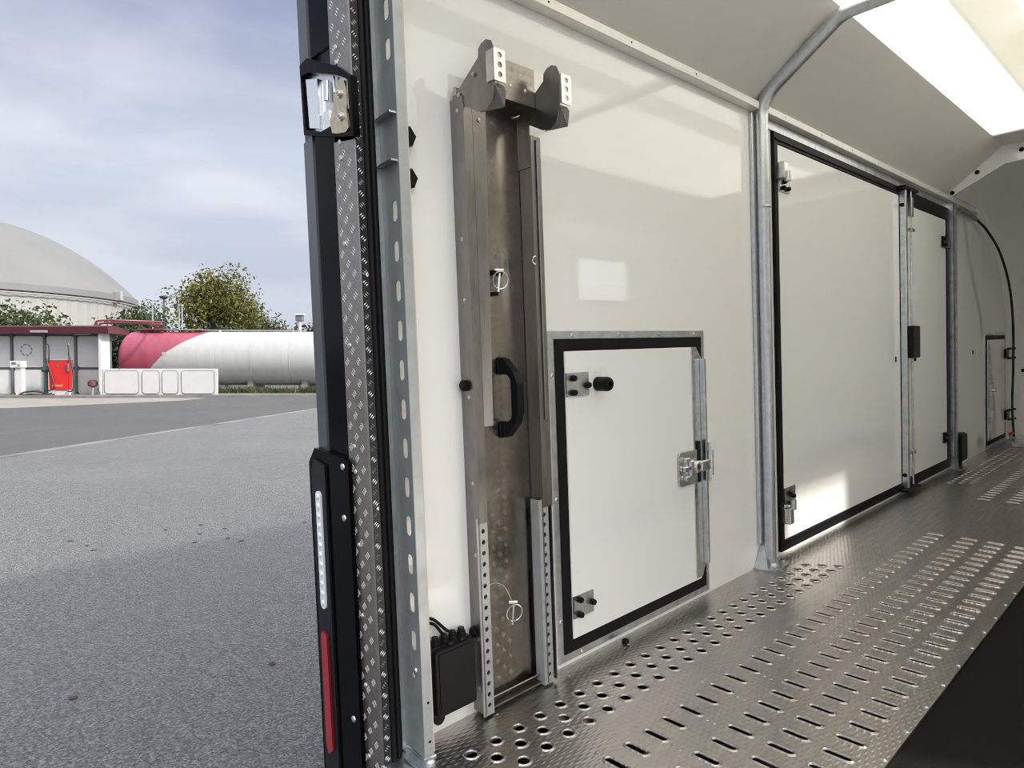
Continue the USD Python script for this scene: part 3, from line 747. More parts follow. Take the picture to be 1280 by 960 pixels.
lh = part(t, 'lower_housing', B().prism(hs, (XR + 0.055, 0, 0), ey, ez, -0.068), 'gloss_black')
part(t, 'housing_rim', B().prism(Polygon([(1.765, -0.42), (1.765, 0.80), (1.832, 0.815), (1.850, 0.78), (1.850, -0.42)]), (XR - 0.0135, 0, 0), ey, ez, -0.007), 'satin_black')
wl = part(t, 'reverse_light_strip', B().prism(rrect(1.789, 0.370, 1.819, 0.722, 0.014), (XR - 0.0208, 0, 0), ey, ez, -0.006), 'clear_lens', label='clear white light strip')
for k in range(12):
    part(wl, 'led', B().lathe([(0.0085, 0), (0.007, 0.003), (0, 0.004)], (XR - 0.0270, 1.804, 0.388 + k * 0.029), -ex, 10), 'led', smooth=40)
rl = part(t, 'red_light_strip', B().prism(Polygon([(1.786, -0.055), (1.812, -0.075), (1.826, -0.05), (1.826, 0.285), (1.815, 0.30), (1.79, 0.29)]), (XR - 0.0208, 0, 0), ey, ez, -0.007), 'red_lens', label='red light strip')
for y, z in ((1.669, 0.806), (1.674, 0.660), (1.675, 0.080)):
    part(t, 'screw', B().lathe([(0.010, 0), (0.009, 0.003), (0.004, 0.005), (0, 0.0045)], (XR - 0.0130, y, z), -ex, 12), 'zinc', smooth=40)

t = thing('door_latch', (XR, 1.68, 1.80), 'shiny recessed latch set into the black rear corner', 'latch')
fr = Polygon([(1.822, 1.962), (1.775, 1.968), (1.60, 1.885), (1.538, 1.842), (1.536, 1.686), (1.60, 1.700), (1.815, 1.762)])
fi = Polygon([(1.813, 1.930), (1.77, 1.926), (1.60, 1.862), (1.553, 1.836), (1.551, 1.702), (1.62, 1.714), (1.803, 1.774)])
part(t, 'recess_frame', B().prism(fr.difference(fi), (XR + 0.012, 0, 0), ey, ez, -0.020), 'gloss_black')
part(t, 'back_plate', B().prism(fi.buffer(0.004), (XR + 0.012, 0, 0), ey, ez, -0.003), 'zinc')
part(t, 'strike_plate', B().prism(Polygon([(1.811, 1.922), (1.730, 1.898), (1.730, 1.758), (1.802, 1.779)]).buffer(-0.001), (XR + 0.0085, 0, 0), ey, ez, -0.010), 'chrome', label='polished outer plate')
part(t, 'cam_plate', B().prism(Polygon([(1.648, 1.800), (1.640, 1.835), (1.615, 1.855), (1.59, 1.845), (1.578, 1.81), (1.585, 1.77), (1.578, 1.722), (1.60, 1.712), (1.66, 1.725), (1.672, 1.762)]).buffer(0.003), (XR + 0.006, 0, 0), ey, ez, -0.005), 'brass', label='yellowish lever plate')
part(t, 'side_plate', B().prism(Polygon([(1.722, 1.80), (1.685, 1.80), (1.668, 1.728), (1.715, 1.742)]), (XR + 0.0085, 0, 0), ey, ez, -0.004), 'chrome')
part(t, 'pale_label', B().prism(Polygon([(1.582, 1.853), (1.556, 1.838), (1.556, 1.765), (1.578, 1.770)]), (XR + 0.0085, 0, 0), ey, ez, -0.004), 'warm_wood')
part(t, 'spring_pin', B().cyl((XR - 0.002, 1.678, 1.82), (XR - 0.002, 1.674, 1.872), 0.009, 12), 'chrome', smooth=40)
part(t, 'thin_rod', B().cyl((XR + 0.001, 1.640, 1.83), (XR + 0.001, 1.642, 1.875), 0.004, 10), 'chrome', smooth=40)
for y, z in ((1.614, 1.820), (1.612, 1.759)):
    part(t, 'bolt', B().lathe([(0.012, 0), (0.012, 0.004), (0.0075, 0.004), (0.0075, 0.008), (0.004, 0.008), (0.004, 0.004), (0, 0.004)], (XR + 0.001, y, z), -ex, 14), 'zinc', smooth=30)

t = thing('corner_trim', (XR, 1.60, -0.4), 'narrow aluminium checker-plate strip beside the black light column', 'trim')
ZL, ZH = -0.42, 2.42
prof = [(XR + 0.004, 1.657), (XR, 1.655)] + [(XR, 1.560)] + [(XR + 0.012 - 0.012 * math.cos(a), 1.560 - 0.013 * math.sin(a)) for a in np.linspace(0.2, math.pi / 2, 5)] + [(XR + 0.024, 1.546)]
zs = [(ZL, 1.684), (1.862, ZH)]
g = B()
for z0, z1 in [(ZL, ZH)]:
    cut = [(x, max(y, 0)) for x, y in prof]
    g.grid([[(x, y, z0) for x, y in cut], [(x, y, z1) for x, y in cut]], flip=True)
# the strip is cut out around the latch
v, f = g.out()
lo_, up_ = B(), B()
lo_.grid([[(x, y, ZL) for x, y in prof], [(x, y, 1.684 if y < 1.60 else 1.70) for x, y in prof]], flip=True)
up_.grid([[(x, y, float(np.interp(y, [1.538, 1.60, 1.655], [1.840, 1.874, 1.898]))) for x, y in prof], [(x, y, ZH) for x, y in prof]], flip=True)
part(t, 'sheet', lo_, 'checker', smooth=50)
part(t, 'dark_reflection_edge', B().box((XR + 0.0035, 1.5445, ZL), (XR + 0.0255, 1.5462, ZH)), 'checker_dark', label='folded edge with a dark reflection painted in')
part(t, 'sheet', up_, 'checker', smooth=50)
if False: part(t, 'bend_edge', B().grid([[(XR + 0.001, 1.553, 1.684), (XR + 0.024, 1.546, 1.684)], [(XR + 0.001, 1.553, 1.842), (XR + 0.024, 1.546, 1.842)]], flip=True), 'checker')
tb = treads(B(), (XR, 0, 0), ey, ez, -ex, 1.563, 1.653, ZL, 1.68, 0.0295, L=0.017, wd=0.0042, h=0.0012, gap=0.0075)
treads(tb, (XR, 0, 0), ey, ez, -ex, 1.563, 1.653, 1.90, ZH, 0.0295, L=0.017, wd=0.0042, h=0.0012, gap=0.0075)
treads(tb, (XR + 0.0250, 1.5444, 0), -ex, ez, -ey, 0.002, 0.022, ZL, ZH, 0.0295, L=0.014, wd=0.004, h=0.0012, gap=0.006)
part(t, 'raised_pattern', tb, 'tread', kind='stuff')
for z in (1.944, 1.904, 1.693, 1.650, 1.420, 1.144, 0.865, 0.795, 0.590, 0.391, 0.193, -0.012, -0.25):
    rivet(t, (XR, 1.622, z), -ex, 0.008, 'zinc', h=0.5)
for z in (2.05, 1.33, 0.70, -0.02):
    rivet(t, (XR + 0.02, 1.546, z), -ey, 0.006, 'zinc', h=0.5)

t = thing('door_seal', (0.94, 1.555, -0.3), 'black ribbed rubber door seal between checker strip and slotted post', 'seal')
sp = [(0.926, 1.5632), (0.926, 1.548)] + [(0.934 + 0.008 * math.cos(a), 1.548 - 0.012 * math.sin(a)) for a in np.linspace(math.pi, 0, 7)] + [(0.944, 1.556)] + [(0.954 + 0.009 * math.cos(a), 1.556 - 0.013 * math.sin(a)) for a in np.linspace(math.pi, 0, 7)] + [(0.966, 1.562), (0.9735, 1.562), (0.9735, 1.5632), (0.926, 1.5632)]
part(t, 'bulb_profile', B().prism(Polygon(sp).buffer(0), (0, 0, -0.3), ex, ey, 2.65), 'rubber')

# slotted galvanised post
t = thing('slotted_post', (0.99, 1.52, 0), 'galvanised rear post with a column of long slots', 'post')
part(t, 'side_strip', B().box((0.9750, 1.5637, -0.005), (0.9920, 1.5672, 2.335)), 'galv')
web = sbox(1.4772, 0.0, 1.5635, 2.335)
slots = [rrect(1.494, z - 0.028, 1.519, z + 0.028, 0.0124, 6) for z in [2.238, 2.132, 2.0278, 1.9237] + [1.4978 - 0.1066 * k for k in range(12)]]
for sl in slots: web = web.difference(sl)
web = web.difference(Point(1.515, 0.225).buffer(0.008))
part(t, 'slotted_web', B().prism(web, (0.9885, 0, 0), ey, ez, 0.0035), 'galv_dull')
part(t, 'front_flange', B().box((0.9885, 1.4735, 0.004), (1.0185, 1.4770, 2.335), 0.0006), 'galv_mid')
for z in (1.748, 1.623):
    part(t, 'stiffener', B().prism([(0.9756, 1.562), (0.9884, 1.562), (0.9884, 1.478), (0.966, 1.478)], (0, 0, z), ex, ey, 0.005), 'galv')
part(t, 'foot_weld', B().tube([(0.982, 1.560, 0.0), (0.9925, 1.560, 0.004), (0.9905, 1.52, 0.004), (0.986, 1.472, 0.003), (1.02, 1.470, 0.003)], 0.005, 8), 'galv', smooth=40)
part(t, 'foot_plate', B().prism([(0.9756, 1.562), (0.9935, 1.562), (0.985, 1.470), (1.03, 1.469), (1.03, 1.44), (0.955, 1.44), (0.955, 1.53), (0.9756, 1.545)], (0, 0, -0.006), ex, ey, 0.0055), 'galv')
part(t, 'bolt', B().lathe([(0.014, 0), (0.014, 0.006), (0.008, 0.011), (0, 0.011)], (0.992, 1.455, 0.0), ez, 12), 'galv', smooth=40)
for z in (0.245,): rivet(t, (0.9885, 1.500, z), -ex, 0.007, 'chrome', h=0.8)
for z in (0.155, 0.045): rivet(t, (1.006, 1.4735, z), -ey, 0.004, 'satin_black', name='screw')
part(t, 'tan_edge', B().box((1.0192, 1.476, 0.01), (1.023, 1.5, 2.3)), 'warm_wood', label='thin tan edging behind the flange')
for i, z in enumerate((1.715, 1.60)):
    c = thing('wall_clip', (1.07, W, z), ('upper' if i == 0 else 'lower') + ' black clip behind the slotted post near its stiffener plates', 'clip')
    part(c, 'clip_body', B().prism([(1.035, z - 0.03), (1.075, z - 0.022), (1.088, z + 0.006), (1.07, z + 0.03), (1.035, z + 0.03)], (0, 1.5625, 0), ex, ez, 0.03), 'satin_black')
    part(c, 'clip_pin', B().cyl((1.05, 1.5325, z + 0.01), (1.05, 1.518, z + 0.01), 0.010, 12), 'satin_black', smooth=40)

# ================================================================== LOADING RAMP against the wall
RX0, RX1 = 1.236, 1.552
t = thing('loading_ramp', (1.39, 1.53, 0.004), 'aluminium loading ramp standing upright against the white wall', 'ramp')
YBED = 1.545
part(t, 'bed_plate', B().prism([(RX0 + 0.005, YBED), (1.392, YBED), (1.412, YBED + 0.0016), (1.505, YBED + 0.0135), (1.505, YBED + 0.0165), (1.41, YBED + 0.0046), (1.39, YBED + 0.003), (RX0 + 0.005, YBED + 0.003)], (0, 0, 0.024), ex, ey, 1.876), 'alu_ramp', smooth=30)
part(t, 'raised_pattern', treads(B(), (0, YBED, 0), ex, ez, -ey, 1.285, 1.392, 0.07, 1.88, 0.026, L=0.016, h=0.0009), 'alu_ramp', kind='stuff')
part(t, 'toe_lip', B().bar((RX0 + 0.01, YBED - 0.008, 0.030), (RX1 - 0.03, YBED - 0.008, 0.030), 0.034, 0.004, (0, -0.5, 0.6)).box((RX0 + 0.01, 1.520, 0.012), (RX1 - 0.03, YBED + 0.003, 0.018)), 'alu', label='turned-up bottom edge')
# side rails: wall plate and front lip
part(t, 'side_rail', B().box((RX0, 1.505, 0.012), (RX0 + 0.004, 1.5622, 1.862)).box((RX0, 1.501, 0.60), (1.268, 1.505, 1.838)), 'alu')
part(t, 'side_rail', B().box((1.508, 1.505, 0.012), (1.512, 1.5615, 1.873)).box((1.508, 1.501, 0.60), (RX1, 1.505, 1.80))  .box((RX1 - 0.004, 1.505, 0.012), (RX1, 1.5622, 1.80)), 'alu')
part(t, 'stiffening_bar', B().add([(1.2685, 1.5005, 0.89), (1.2685, 1.5005, 1.83), (1.318, 1.497, 1.83), (1.302, 1.497, 0.89), (1.280, 1.541, 0.89), (1.280, 1.541, 1.83), (1.306, 1.541, 1.83), (1.290, 1.541, 0.89)],
                                  [(0, 2, 1), (0, 3, 2), (4, 5, 6), (4, 6, 7), (0, 1, 5), (0, 5, 4), (3, 7, 6), (3, 6, 2), (1, 2, 6), (1, 6, 5), (0, 4, 7), (0, 7, 3)]), 'alu')
part(t, 'stiffening_bar', B().box((1.528, 1.494, 0.885), (1.546, 1.5005, 1.79), 0.002), 'alu')
# perforated angle strips at the foot
for x0, x1, ztop in ((1.230, 1.271, 0.615), (1.493, 1.536, 0.625)):
    strip = sbox(x0, 0.008, x1, ztop)
    n = 18 if x0 < 1.4 else 17
    for k in range(n): strip = strip.difference(Point((x0 + x1) / 2 + 0.003, 0.038 + k * 0.0335).buffer(0.0072, quad_segs=4))
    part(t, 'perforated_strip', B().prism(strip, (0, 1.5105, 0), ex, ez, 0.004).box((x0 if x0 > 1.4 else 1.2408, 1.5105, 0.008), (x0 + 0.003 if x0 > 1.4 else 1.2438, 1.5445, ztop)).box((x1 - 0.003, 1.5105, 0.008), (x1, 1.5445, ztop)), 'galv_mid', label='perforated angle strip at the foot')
# hook arms
arm = Polygon([(1.5622, 1.70), (1.5622, 1.861), (1.433, 1.946), (1.431, 1.968), (1.418, 1.979), (1.397, 1.983), (1.378, 1.974), (1.367, 1.95), (1.367, 1.862), (1.380, 1.812), (1.408, 1.792), (1.445, 1.80), (1.503, 1.832), (1.505, 1.70)])
for x0, xp0, xp1 in ((1.2405, 1.236, 1.279), (1.5045, 1.508, 1.553)):
    a = part(t, 'hook_arm', B().prism(arm, (x0 if x0 < 1.4 else x0, 0, 0), ey, ez, 0.004), 'alu')
    hp = rrect(xp0, 1.860, xp1, 1.949, 0.004)
    for k in range(3): hp = hp.difference(Point((xp0 + xp1) / 2, 1.879 + k * 0.0265).buffer(0.0082, quad_segs=5))
    part(t, 'hook_plate', B().prism(hp, (0, 1.366, 0), ex, ez, 0.005).box((xp0, 1.3665, 1.862), (xp0 + 0.0035, 1.394, 1.947)), 'zinc', label='bright hook plate with three holes')
    part(t, 'hook_gusset', B().add([(x0 + 0.004, 1.366, 1.845), (x0 + 0.042, 1.366, 1.845), (x0 + 0.042, 1.374, 1.80), (x0 + 0.006, 1.44, 1.795), (x0 + 0.004, 1.376, 1.86), (x0 + 0.042, 1.376, 1.86)], [(0, 1, 2), (0, 2, 3), (4, 3, 2), (4, 2, 5), (0, 4, 5), (0, 5, 1), (1, 5, 2), (0, 3, 4)]), 'alu')
part(t, 'cross_plate', B().box((1.305, 1.470, 1.874), (1.5035, 1.474, 1.992), 0.001).box((1.2465, 1.474, 1.874), (1.5035, 1.5620, 1.878)), 'alu_ramp')
part(t, 'cross_pattern', treads(B(), (0, 1.470, 0), ex, ez, -ey, 1.31, 1.50, 1.878, 1.99, 0.026, L=0.016, h=0.00035), 'alu_ramp', kind='stuff')
for x, z in ((1.35, 1.918), (1.40, 1.917), (1.46, 1.916)): rivet(t, (x, 1.470, z), -ey, 0.006, 'zinc')
for y, z in ((1.452, 1.905), (1.52, 1.868), (1.53, 1.825), (1.53, 1.45), (1.53, 1.27), (1.527, 0.98), (1.525, 0.72), (1.525, 0.50), (1.525, 0.24), (1.53, 0.09)):
    rivet(t, (RX0, y, z), -ex, 0.006, 'zinc')
for z in (1.74, 1.62, 1.25, 1.1): rivet(t, (1.537, 1.501, z), -ey, 0.005, 'zinc')
rivet(t, (1.292, 1.497, 1.80), -ey, 0.006, 'zinc')
# black bow handle
grip = Polygon([(1.5445, 1.092), (1.522, 1.092), (1.476, 1.048), (1.461, 1.012), (1.461, 0.924), (1.476, 0.888), (1.520, 0.845), (1.5445, 0.845)]).buffer(-0.004).buffer(0.004)
grip = grip.difference(rrect(1.489, 0.893, 1.60, 1.042, 0.026))
hd = part(t, 'handle', B().prism(grip, (1.372, 0, 0), ey, ez, 0.028), 'satin_black', label='black plastic bow handle')
part(hd, 'handle_foot', B().box((1.366, 1.538, 1.046), (1.406, 1.5445, 1.096), 0.003), 'satin_black')
part(hd, 'handle_foot', B().box((1.366, 1.538, 0.841), (1.406, 1.5445, 0.891), 0.003), 'satin_black')


def linch_pin(cx, cy, cz, tilt, cord=None):
    p = part(t, 'linch_pin', B().bar((cx + 0.004, cy - 0.006, cz + 0.03), (cx - 0.006, cy - 0.006, cz - 0.038), 0.008, 0.008, ex, 0.002).cyl((cx - 0.008, cy + 0.004, cz + 0.032), (cx + 0.014, cy - 0.012, cz + 0.032), 0.006, 10), 'chrome', smooth=40, label='zinc-plated linch pin with ring')
    th = np.linspace(0, 2 * math.pi, 28, endpoint=False)
    e1 = A([math.cos(tilt), -math.sin(tilt), 0]); e2 = A([0, -0.10, 1.0])
    part(p, 'ring', B().tube([A([cx, cy - 0.012, cz]) + 0.027 * (math.cos(a) * e1 + math.sin(a) * e2) for a in th], 0.0019, 7, closed=True), 'chrome', smooth=40)
    return p


linch_pin(1.372, 1.530, 1.335, 0.25)
part(t, 'pin_bracket', B().box((1.352, 1.527, 1.352), (1.392, 1.5445, 1.366), 0.002), 'satin_black')
part(t, 'pin_bracket', B().box((1.352, 1.530, 1.288), (1.375, 1.5445, 1.300), 0.002), 'satin_black')
p2 = linch_pin(1.372, 1.522, 0.288, 0.3)
part(p2, 'tether', B().tube(smoothpath([(1.268, 1.512, 0.402), (1.295, 1.509, 0.404), (1.330, 1.507, 0.385), (1.352, 1.505, 0.345), (1.364, 1.508, 0.318)], 6), 0.0011, 6), 'zinc', smooth=40)
lug = A([1.507, 1.497, 1.402])
part(t, 'ring_lug', B().tube([lug + 0.013 * A([-abs(math.sin(a)), 0, math.cos(a)]) for a in np.linspace(0, math.pi, 10)], 0.003, 8), 'chrome', smooth=40)
for z in (1.015, 0.263):
    part(t, 'rubber_buffer', B().lathe([(0.014, 0), (0.017, 0.006), (0.017, 0.016), (0.010, 0.022), (0, 0.022)], (RX0 + 0.004, 1.540, z), -ex, 14), 'rubber', smooth=40)

# ================================================================== BOXES, CABLES
t = thing('junction_box', (1.11, W, 0.04), 'black plastic junction box on the wall between slotted post and ramp foot', 'electrical box')
BX0, BX1, BZ0, BZ1, BY = 1.062, 1.205, 0.072, 0.268, 1.505
bp = part(t, 'box_body', B().prism(rrect(BX0 - 0.006, BZ0 - 0.004, BX1 + 0.004, BZ1 + 0.002, 0.014), (0, 1.562, 0), ex, ez, 0.040), 'black_box')
part(t, 'lid', B().prism(rrect(BX0, BZ0, BX1, BZ1 - 0.004, 0.010), (0, 1.522, 0), ex, ez, 0.014).prism(rrect(BX0 + 0.01, BZ0 + 0.012, BX1 - 0.01, BZ1 - 0.014, 0.006), (0, 1.508, 0), ex, ez, 0.003), 'black_box')
for k in range(4):
    part(t, 'cable_gland', B().cyl((BX0 + 0.022 + k * 0.032, 1.540, BZ1), (BX0 + 0.022 + k * 0.032, 1.540, BZ1 + 0.016), 0.014, 10).cyl((BX0 + 0.022 + k * 0.032, 1.540, BZ1 + 0.016), (BX0 + 0.022 + k * 0.032, 1.540, BZ1 + 0.026), 0.010, 8), 'black_box', smooth=35)
part(t, 'mounting_ear', B().cyl((BX0 + 0.02, 1.53, BZ0 - 0.014), (BX0 + 0.02, 1.555, BZ0 - 0.014), 0.020, 14), 'black_box', smooth=35)
part(t, 'mounting_ear', B().box((BX1 - 0.05, 1.53, BZ0 - 0.012), (BX1 - 0.01, 1.555, BZ0), 0.004), 'black_box', smooth=35)
part(t, 'clip', B().box((BX0 + 0.05, 1.512, BZ1 - 0.004), (BX0 + 0.07, 1.54, BZ1 + 0.006), 0.003), 'black_box')
part(t, 'clip', B().box((BX0 + 0.095, 1.512, BZ1 - 0.004), (BX0 + 0.115, 1.54, BZ1 + 0.006), 0.003), 'black_box')
for i, dz in enumerate((0.0, 0.014)):
    single('cable', B().tube(smoothpath([(1.028, 1.548, 0.335 + dz), (1.055, 1.545, 0.342 + dz), (1.085, 1.542, 0.330 + dz), (1.108 + i * 0.02, 1.540, 0.30), (1.116 + i * 0.032, 1.540, 0.292)], 6), 0.0045, 8), 'rubber',
           ('lower' if i == 0 else 'upper') + ' of two thin black cables entering the junction box', 'cable', smooth=40)

t = thing('socket_box', (6.72, W, 0.1), 'black socket box hanging on the wall beside the far door post', 'electrical box')
part(t, 'box_body', B().prism(rrect(6.60, 0.045, 6.79, 0.285, 0.03), (0, 1.562, 0), ex, ez, 0.055), 'black_box')
part(t, 'lid', B().prism(rrect(6.605, 0.055, 6.785, 0.280, 0.03), (0, 1.507, 0), ex, ez, 0.012), 'black_box')
part(t, 'plug_tail', B().cyl((6.69, 1.53, 0.048), (6.69, 1.53, -0.0), 0.016, 10), 'black_box', smooth=40)
single('wall_keyhole', B().prism(rrect(7.285, 0.955, 7.315, 0.99, 0.01), (0, 1.563, 0), ex, ez, 0.004), 'satin_black', 'tiny dark keyhole on the far wall left of the small hatch', 'keyhole')

t = thing('conduit_hose', (6.9, 1.54, 2.2), 'grey conduit elbow with a thin black hose hanging along the front wall', 'hose')
part(t, 'conduit', B().tube(smoothpath([(6.78, 1.525, 2.215), (7.05, 1.525, 2.20), (7.22, 1.52, 2.185)], 6), 0.020, 10), 'grey_metal', smooth=40)
hp = [(7.22, 1.515, 2.185), (7.45, 1.48, 2.10), (7.75, 1.44, 1.92), (8.05, 1.42, 1.62), (8.28, 1.43, 1.25), (8.40, 1.45, 0.80), (8.46, 1.47, 0.40), (8.48, 1.46, 0.06)]
part(t, 'hose', B().tube(smoothpath(hp, 8), 0.011, 8), 'hose', smooth=40)

t = thing('floor_fitting', (8.35, 1.38, 0), 'low silver metal fitting on the floor at the far end', 'floor fitting')
part(t, 'tray', B().box((8.12, 1.12, 0.0), (8.62, 1.42, 0.05), 0.006).box((8.05, 1.10, 0.05), (8.66, 1.44, 0.062), 0.003), 'zinc')
part(t, 'upright', B().cyl((8.40, 1.47, 0), (8.40, 1.47, 0.09), 0.012, 10), 'zinc')
part(t, 'red_plug', B().box((8.36, 1.455, 0.085), (8.46, 1.485, 0.115), 0.006), 'red_knob', label='small red plug')

# ================================================================== OUTSIDE: ground
def ground(name, pts, c, m, lab, cat):
    P = Polygon(pts)
    single(name, B().prism(P, (0, 0, c - 0.02), ex, ey, 0.02), m, lab, cat, kind='structure', outside=True)


ground('ground', [(-260, -260), (260, -260), (260, 300), (-260, 300)], 0.0, 'yard', 'grey wet asphalt yard beside the trailer', 'ground')
seamA, seamB = A([-8.81, 11.24]), A([-7.1, 23.26])
sd = (seamB - seamA) / np.linalg.norm(seamB - seamA); sn = A([-sd[1], sd[0]])
s0, s1 = seamA - sd * 30, seamB + sd * 40
ground('road', [tuple(s0), tuple(s1), tuple(s1 + sn * 60), tuple(s0 + sn * 60)], 0.006, 'road', 'darker asphalt road before the filling station', 'road')
ground('gutter', [tuple(s0 - sn * 0.10), tuple(s1 - sn * 0.10), tuple(s1 + sn * 0.12), tuple(s0 + sn * 0.12)], 0.011, 'seam', 'pale seam line where yard and road meet', 'road seam')
cA, cB = A([-11.47, 14.65]), A([-8.64, 28.29]); cd = (cB - cA) / np.linalg.norm(cB - cA); cn = A([-cd[1], cd[0]])
ground('tar_joint', [tuple(cA - cd * 6), tuple(cB + cd * 9), tuple(cB + cd * 9 + cn * 0.10), tuple(cA - cd * 6 + cn * 0.10)], 0.010, 'tar', 'thin dark tar joint across the road', 'road seam')
ground('apron', [(-32, 24.5), (-18.51, 23.9), (-14.6, 29.0), (-14.6, 31.2), (-32, 31.2)], 0.012, 'concrete', 'light concrete apron in front of the filling station', 'pavement')
t = thing('kerb', (-25, 31.2, 0), 'dark low kerb under the filling station and tank', 'kerb', kind='structure', outside=True)
part(t, 'kerb_stone', B().prism([(-34, 30.9), (-19.8, 31.0), (-14.0, 32.0), (-5, 33.0), (-5, 44), (-34, 44)], (0, 0, -0.3), ex, ey, 0.42), 'kerb')
# leaf litter
rng = np.random.RandomState(3)
spots = [(-3.35, 6.3), (-3.1, 6.5), (-2.95, 6.15), (-2.8, 6.35), (-2.62, 6.0), (-2.1, 6.6), (-2.45, 5.9), (-4.0, 5.9), (-3.75, 5.75), (-3.6, 5.6), (-2.85, 5.85), (-1.35, 6.75), (-1.28, 3.46), (-2.1, 3.1)]
for q, (a, b_) in enumerate(spots):
    th = rng.rand(7) * 0.5 + np.arange(7) * 0.9
    rad = 0.012 + 0.012 * rng.rand(7)
    P = [(a + r * math.cos(k), b_ + r * math.sin(k) * 0.8) for r, k in zip(rad, th)]
    single('fallen_leaf', B().prism(Polygon(P).buffer(0.003), (0, 0, 0.001), ex, ey, 0.004), 'dirt', 'small dark fallen leaf on the wet asphalt', 'leaf', group='fallen leaves on the asphalt', outside=True)

# ================================================================== OUTSIDE: filling station
FB = 32.2
K0 = 0.02
t = thing('station_shelter', (-24, FB + 0.5, 0), 'open white filling shelter with a dark red roof edge', 'shelter', outside=True)
part(t, 'roof', B().prism([(FB - 0.15, 3.12), (FB - 0.22, 3.44), (FB - 0.15, 3.50), (FB + 1.6, 3.42), (FB + 1.6, 3.12)], (-34, 0, 0), ey, ez, 34 - 19.68), 'roof_red', label='dark red roof edge')
part(t, 'roof_plate', B().box((-23.44, FB - 0.235, 3.16), (-22.6, FB - 0.215, 3.27)), 'grey_metal', label='small pale plate on the roof edge')
part(t, 'lamp_bar', B().box((-21.4, FB - 0.1, 3.05), (-20.6, FB + 0.05, 3.115)), 'shed_dark')
part(t, 'side_wall', B().box((-20.28, FB, K0), (-20.17, FB + 0.75, 3.12)), 'wall_panel')
part(t, 'back_wall', B().box((-34, FB + 0.86, K0), (-20.2, FB + 0.95, 3.12)), 'shed_dark', label='dark framing behind the white panels')
cols = [-30.2, -28.5, -26.8, -25.13, -23.48, -21.92, -20.30]
for i in range(len(cols) - 1):
    for z0, z1 in ((0.12, 1.33), (1.46, 3.02)):
        part(t, 'wall_panel', B().prism(rrect(cols[i] + 0.07, z0, cols[i + 1] - 0.07, z1, 0.14), (0, FB + 0.865, 0), ex, ez, 0.05), 'shed_white')
for c in cols[1:-1]:
    part(t, 'post', B().box((c - 0.05, FB + 0.74, K0), (c + 0.05, FB + 0.80, 3.12), 0.01), 'shed_dark')
for k in range(8):
    a = k * math.pi / 4 + 0.2
    part(t, 'emblem_dash', B().obox((-24.42 + 0.27 * math.cos(a), FB + 0.81, 2.33 + 0.27 * math.sin(a)), [[-math.sin(a), 0, math.cos(a)], [0, 1, 0], [math.cos(a), 0, math.sin(a)]], (0.075, 0.004, 0.035)), 'grey_metal', label='grey dash of the round emblem')

t = thing('fuel_dispenser', (-22.0, FB - 0.4, 0.02), 'bright red fuel dispenser with black hoses on a white base', 'fuel pump', outside=True)
DB = FB - 0.35
part(t, 'cabinet', B().add([(-22.46, DB, 0.36), (-21.62, DB, 0.36), (-21.62, DB + 0.35, 0.36), (-22.46, DB + 0.35, 0.36), (-22.52, DB, 1.80), (-21.54, DB, 1.80), (-21.54, DB + 0.35, 1.80), (-22.52, DB + 0.35, 1.80)],
                           [(0, 2, 1), (0, 3, 2), (4, 5, 6), (4, 6, 7), (0, 1, 5), (0, 5, 4), (1, 2, 6), (1, 6, 5), (2, 3, 7), (2, 7, 6), (3, 0, 4), (3, 4, 7)]), 'disp_red')
part(t, 'base', B().box((-22.24, DB + 0.03, 0.02), (-21.62, DB + 0.32, 0.355), 0.02), 'wall_panel', label='white base')
part(t, 'label_strip', B().box((-22.33, DB - 0.012, 0.53), (-21.80, DB - 0.002, 0.62)), 'disp_label')
part(t, 'badge', B().box((-22.08, DB - 0.012, 1.48), (-21.98, DB - 0.002, 1.58)), 'shed_dark')
part(t, 'top_cap', B().box((-22.55, DB - 0.02, 1.80), (-21.51, DB + 0.37, 1.85), 0.01), 'grey_metal')
part(t, 'hose', B().tube(smoothpath([(-22.50, DB - 0.02, 0.32), (-22.2, DB - 0.05, 0.5), (-22.35, DB - 0.06, 1.2), (-22.55, DB - 0.05, 1.85), (-22.62, DB - 0.05, 2.45), (-22.52, DB - 0.05, 2.60), (-22.42, DB - 0.05, 2.45), (-22.45, DB - 0.03, 1.75)], 7), 0.032, 8), 'hose', smooth=40)
part(t, 'hose', B().tube(smoothpath([(-21.52, DB, 2.55), (-21.46, DB - 0.03, 2.0), (-21.30, DB - 0.05, 1.4), (-21.26, DB - 0.05, 0.6), (-21.36, DB - 0.04, 0.32), (-21.6, DB - 0.02, 0.30)], 7), 0.032, 8), 'hose', smooth=40)
part(t, 'hose_stay', B().cyl((-21.52, DB + 0.02, 1.8), (-21.52, DB + 0.02, 2.62), 0.03, 8), 'grey_metal')
part(t, 'nozzle', B().box((-21.56, DB - 0.08, 1.25), (-21.46, DB + 0.05, 1.65), 0.02), 'shed_dark')

t = thing('payment_pillar', (-24.0, FB - 0.4, 0.02), 'slim white card terminal pillar left of the red dispenser', 'terminal', outside=True)
part(t, 'column', B().box((-24.12, DB, 0.02), (-23.80, DB + 0.25, 1.45), 0.015), 'wall_panel')
part(t, 'head', B().box((-24.32, DB - 0.08, 1.44), (-23.74, DB + 0.28, 1.78), 0.02), 'wall_panel')
part(t, 'screen', B().box((-24.22, DB - 0.09, 1.60), (-24.02, DB - 0.078, 1.72)), 'shed_dark')
part(t, 'keypad', B().box((-23.96, DB - 0.09, 1.50), (-23.82, DB - 0.078, 1.62)), 'grey_metal')

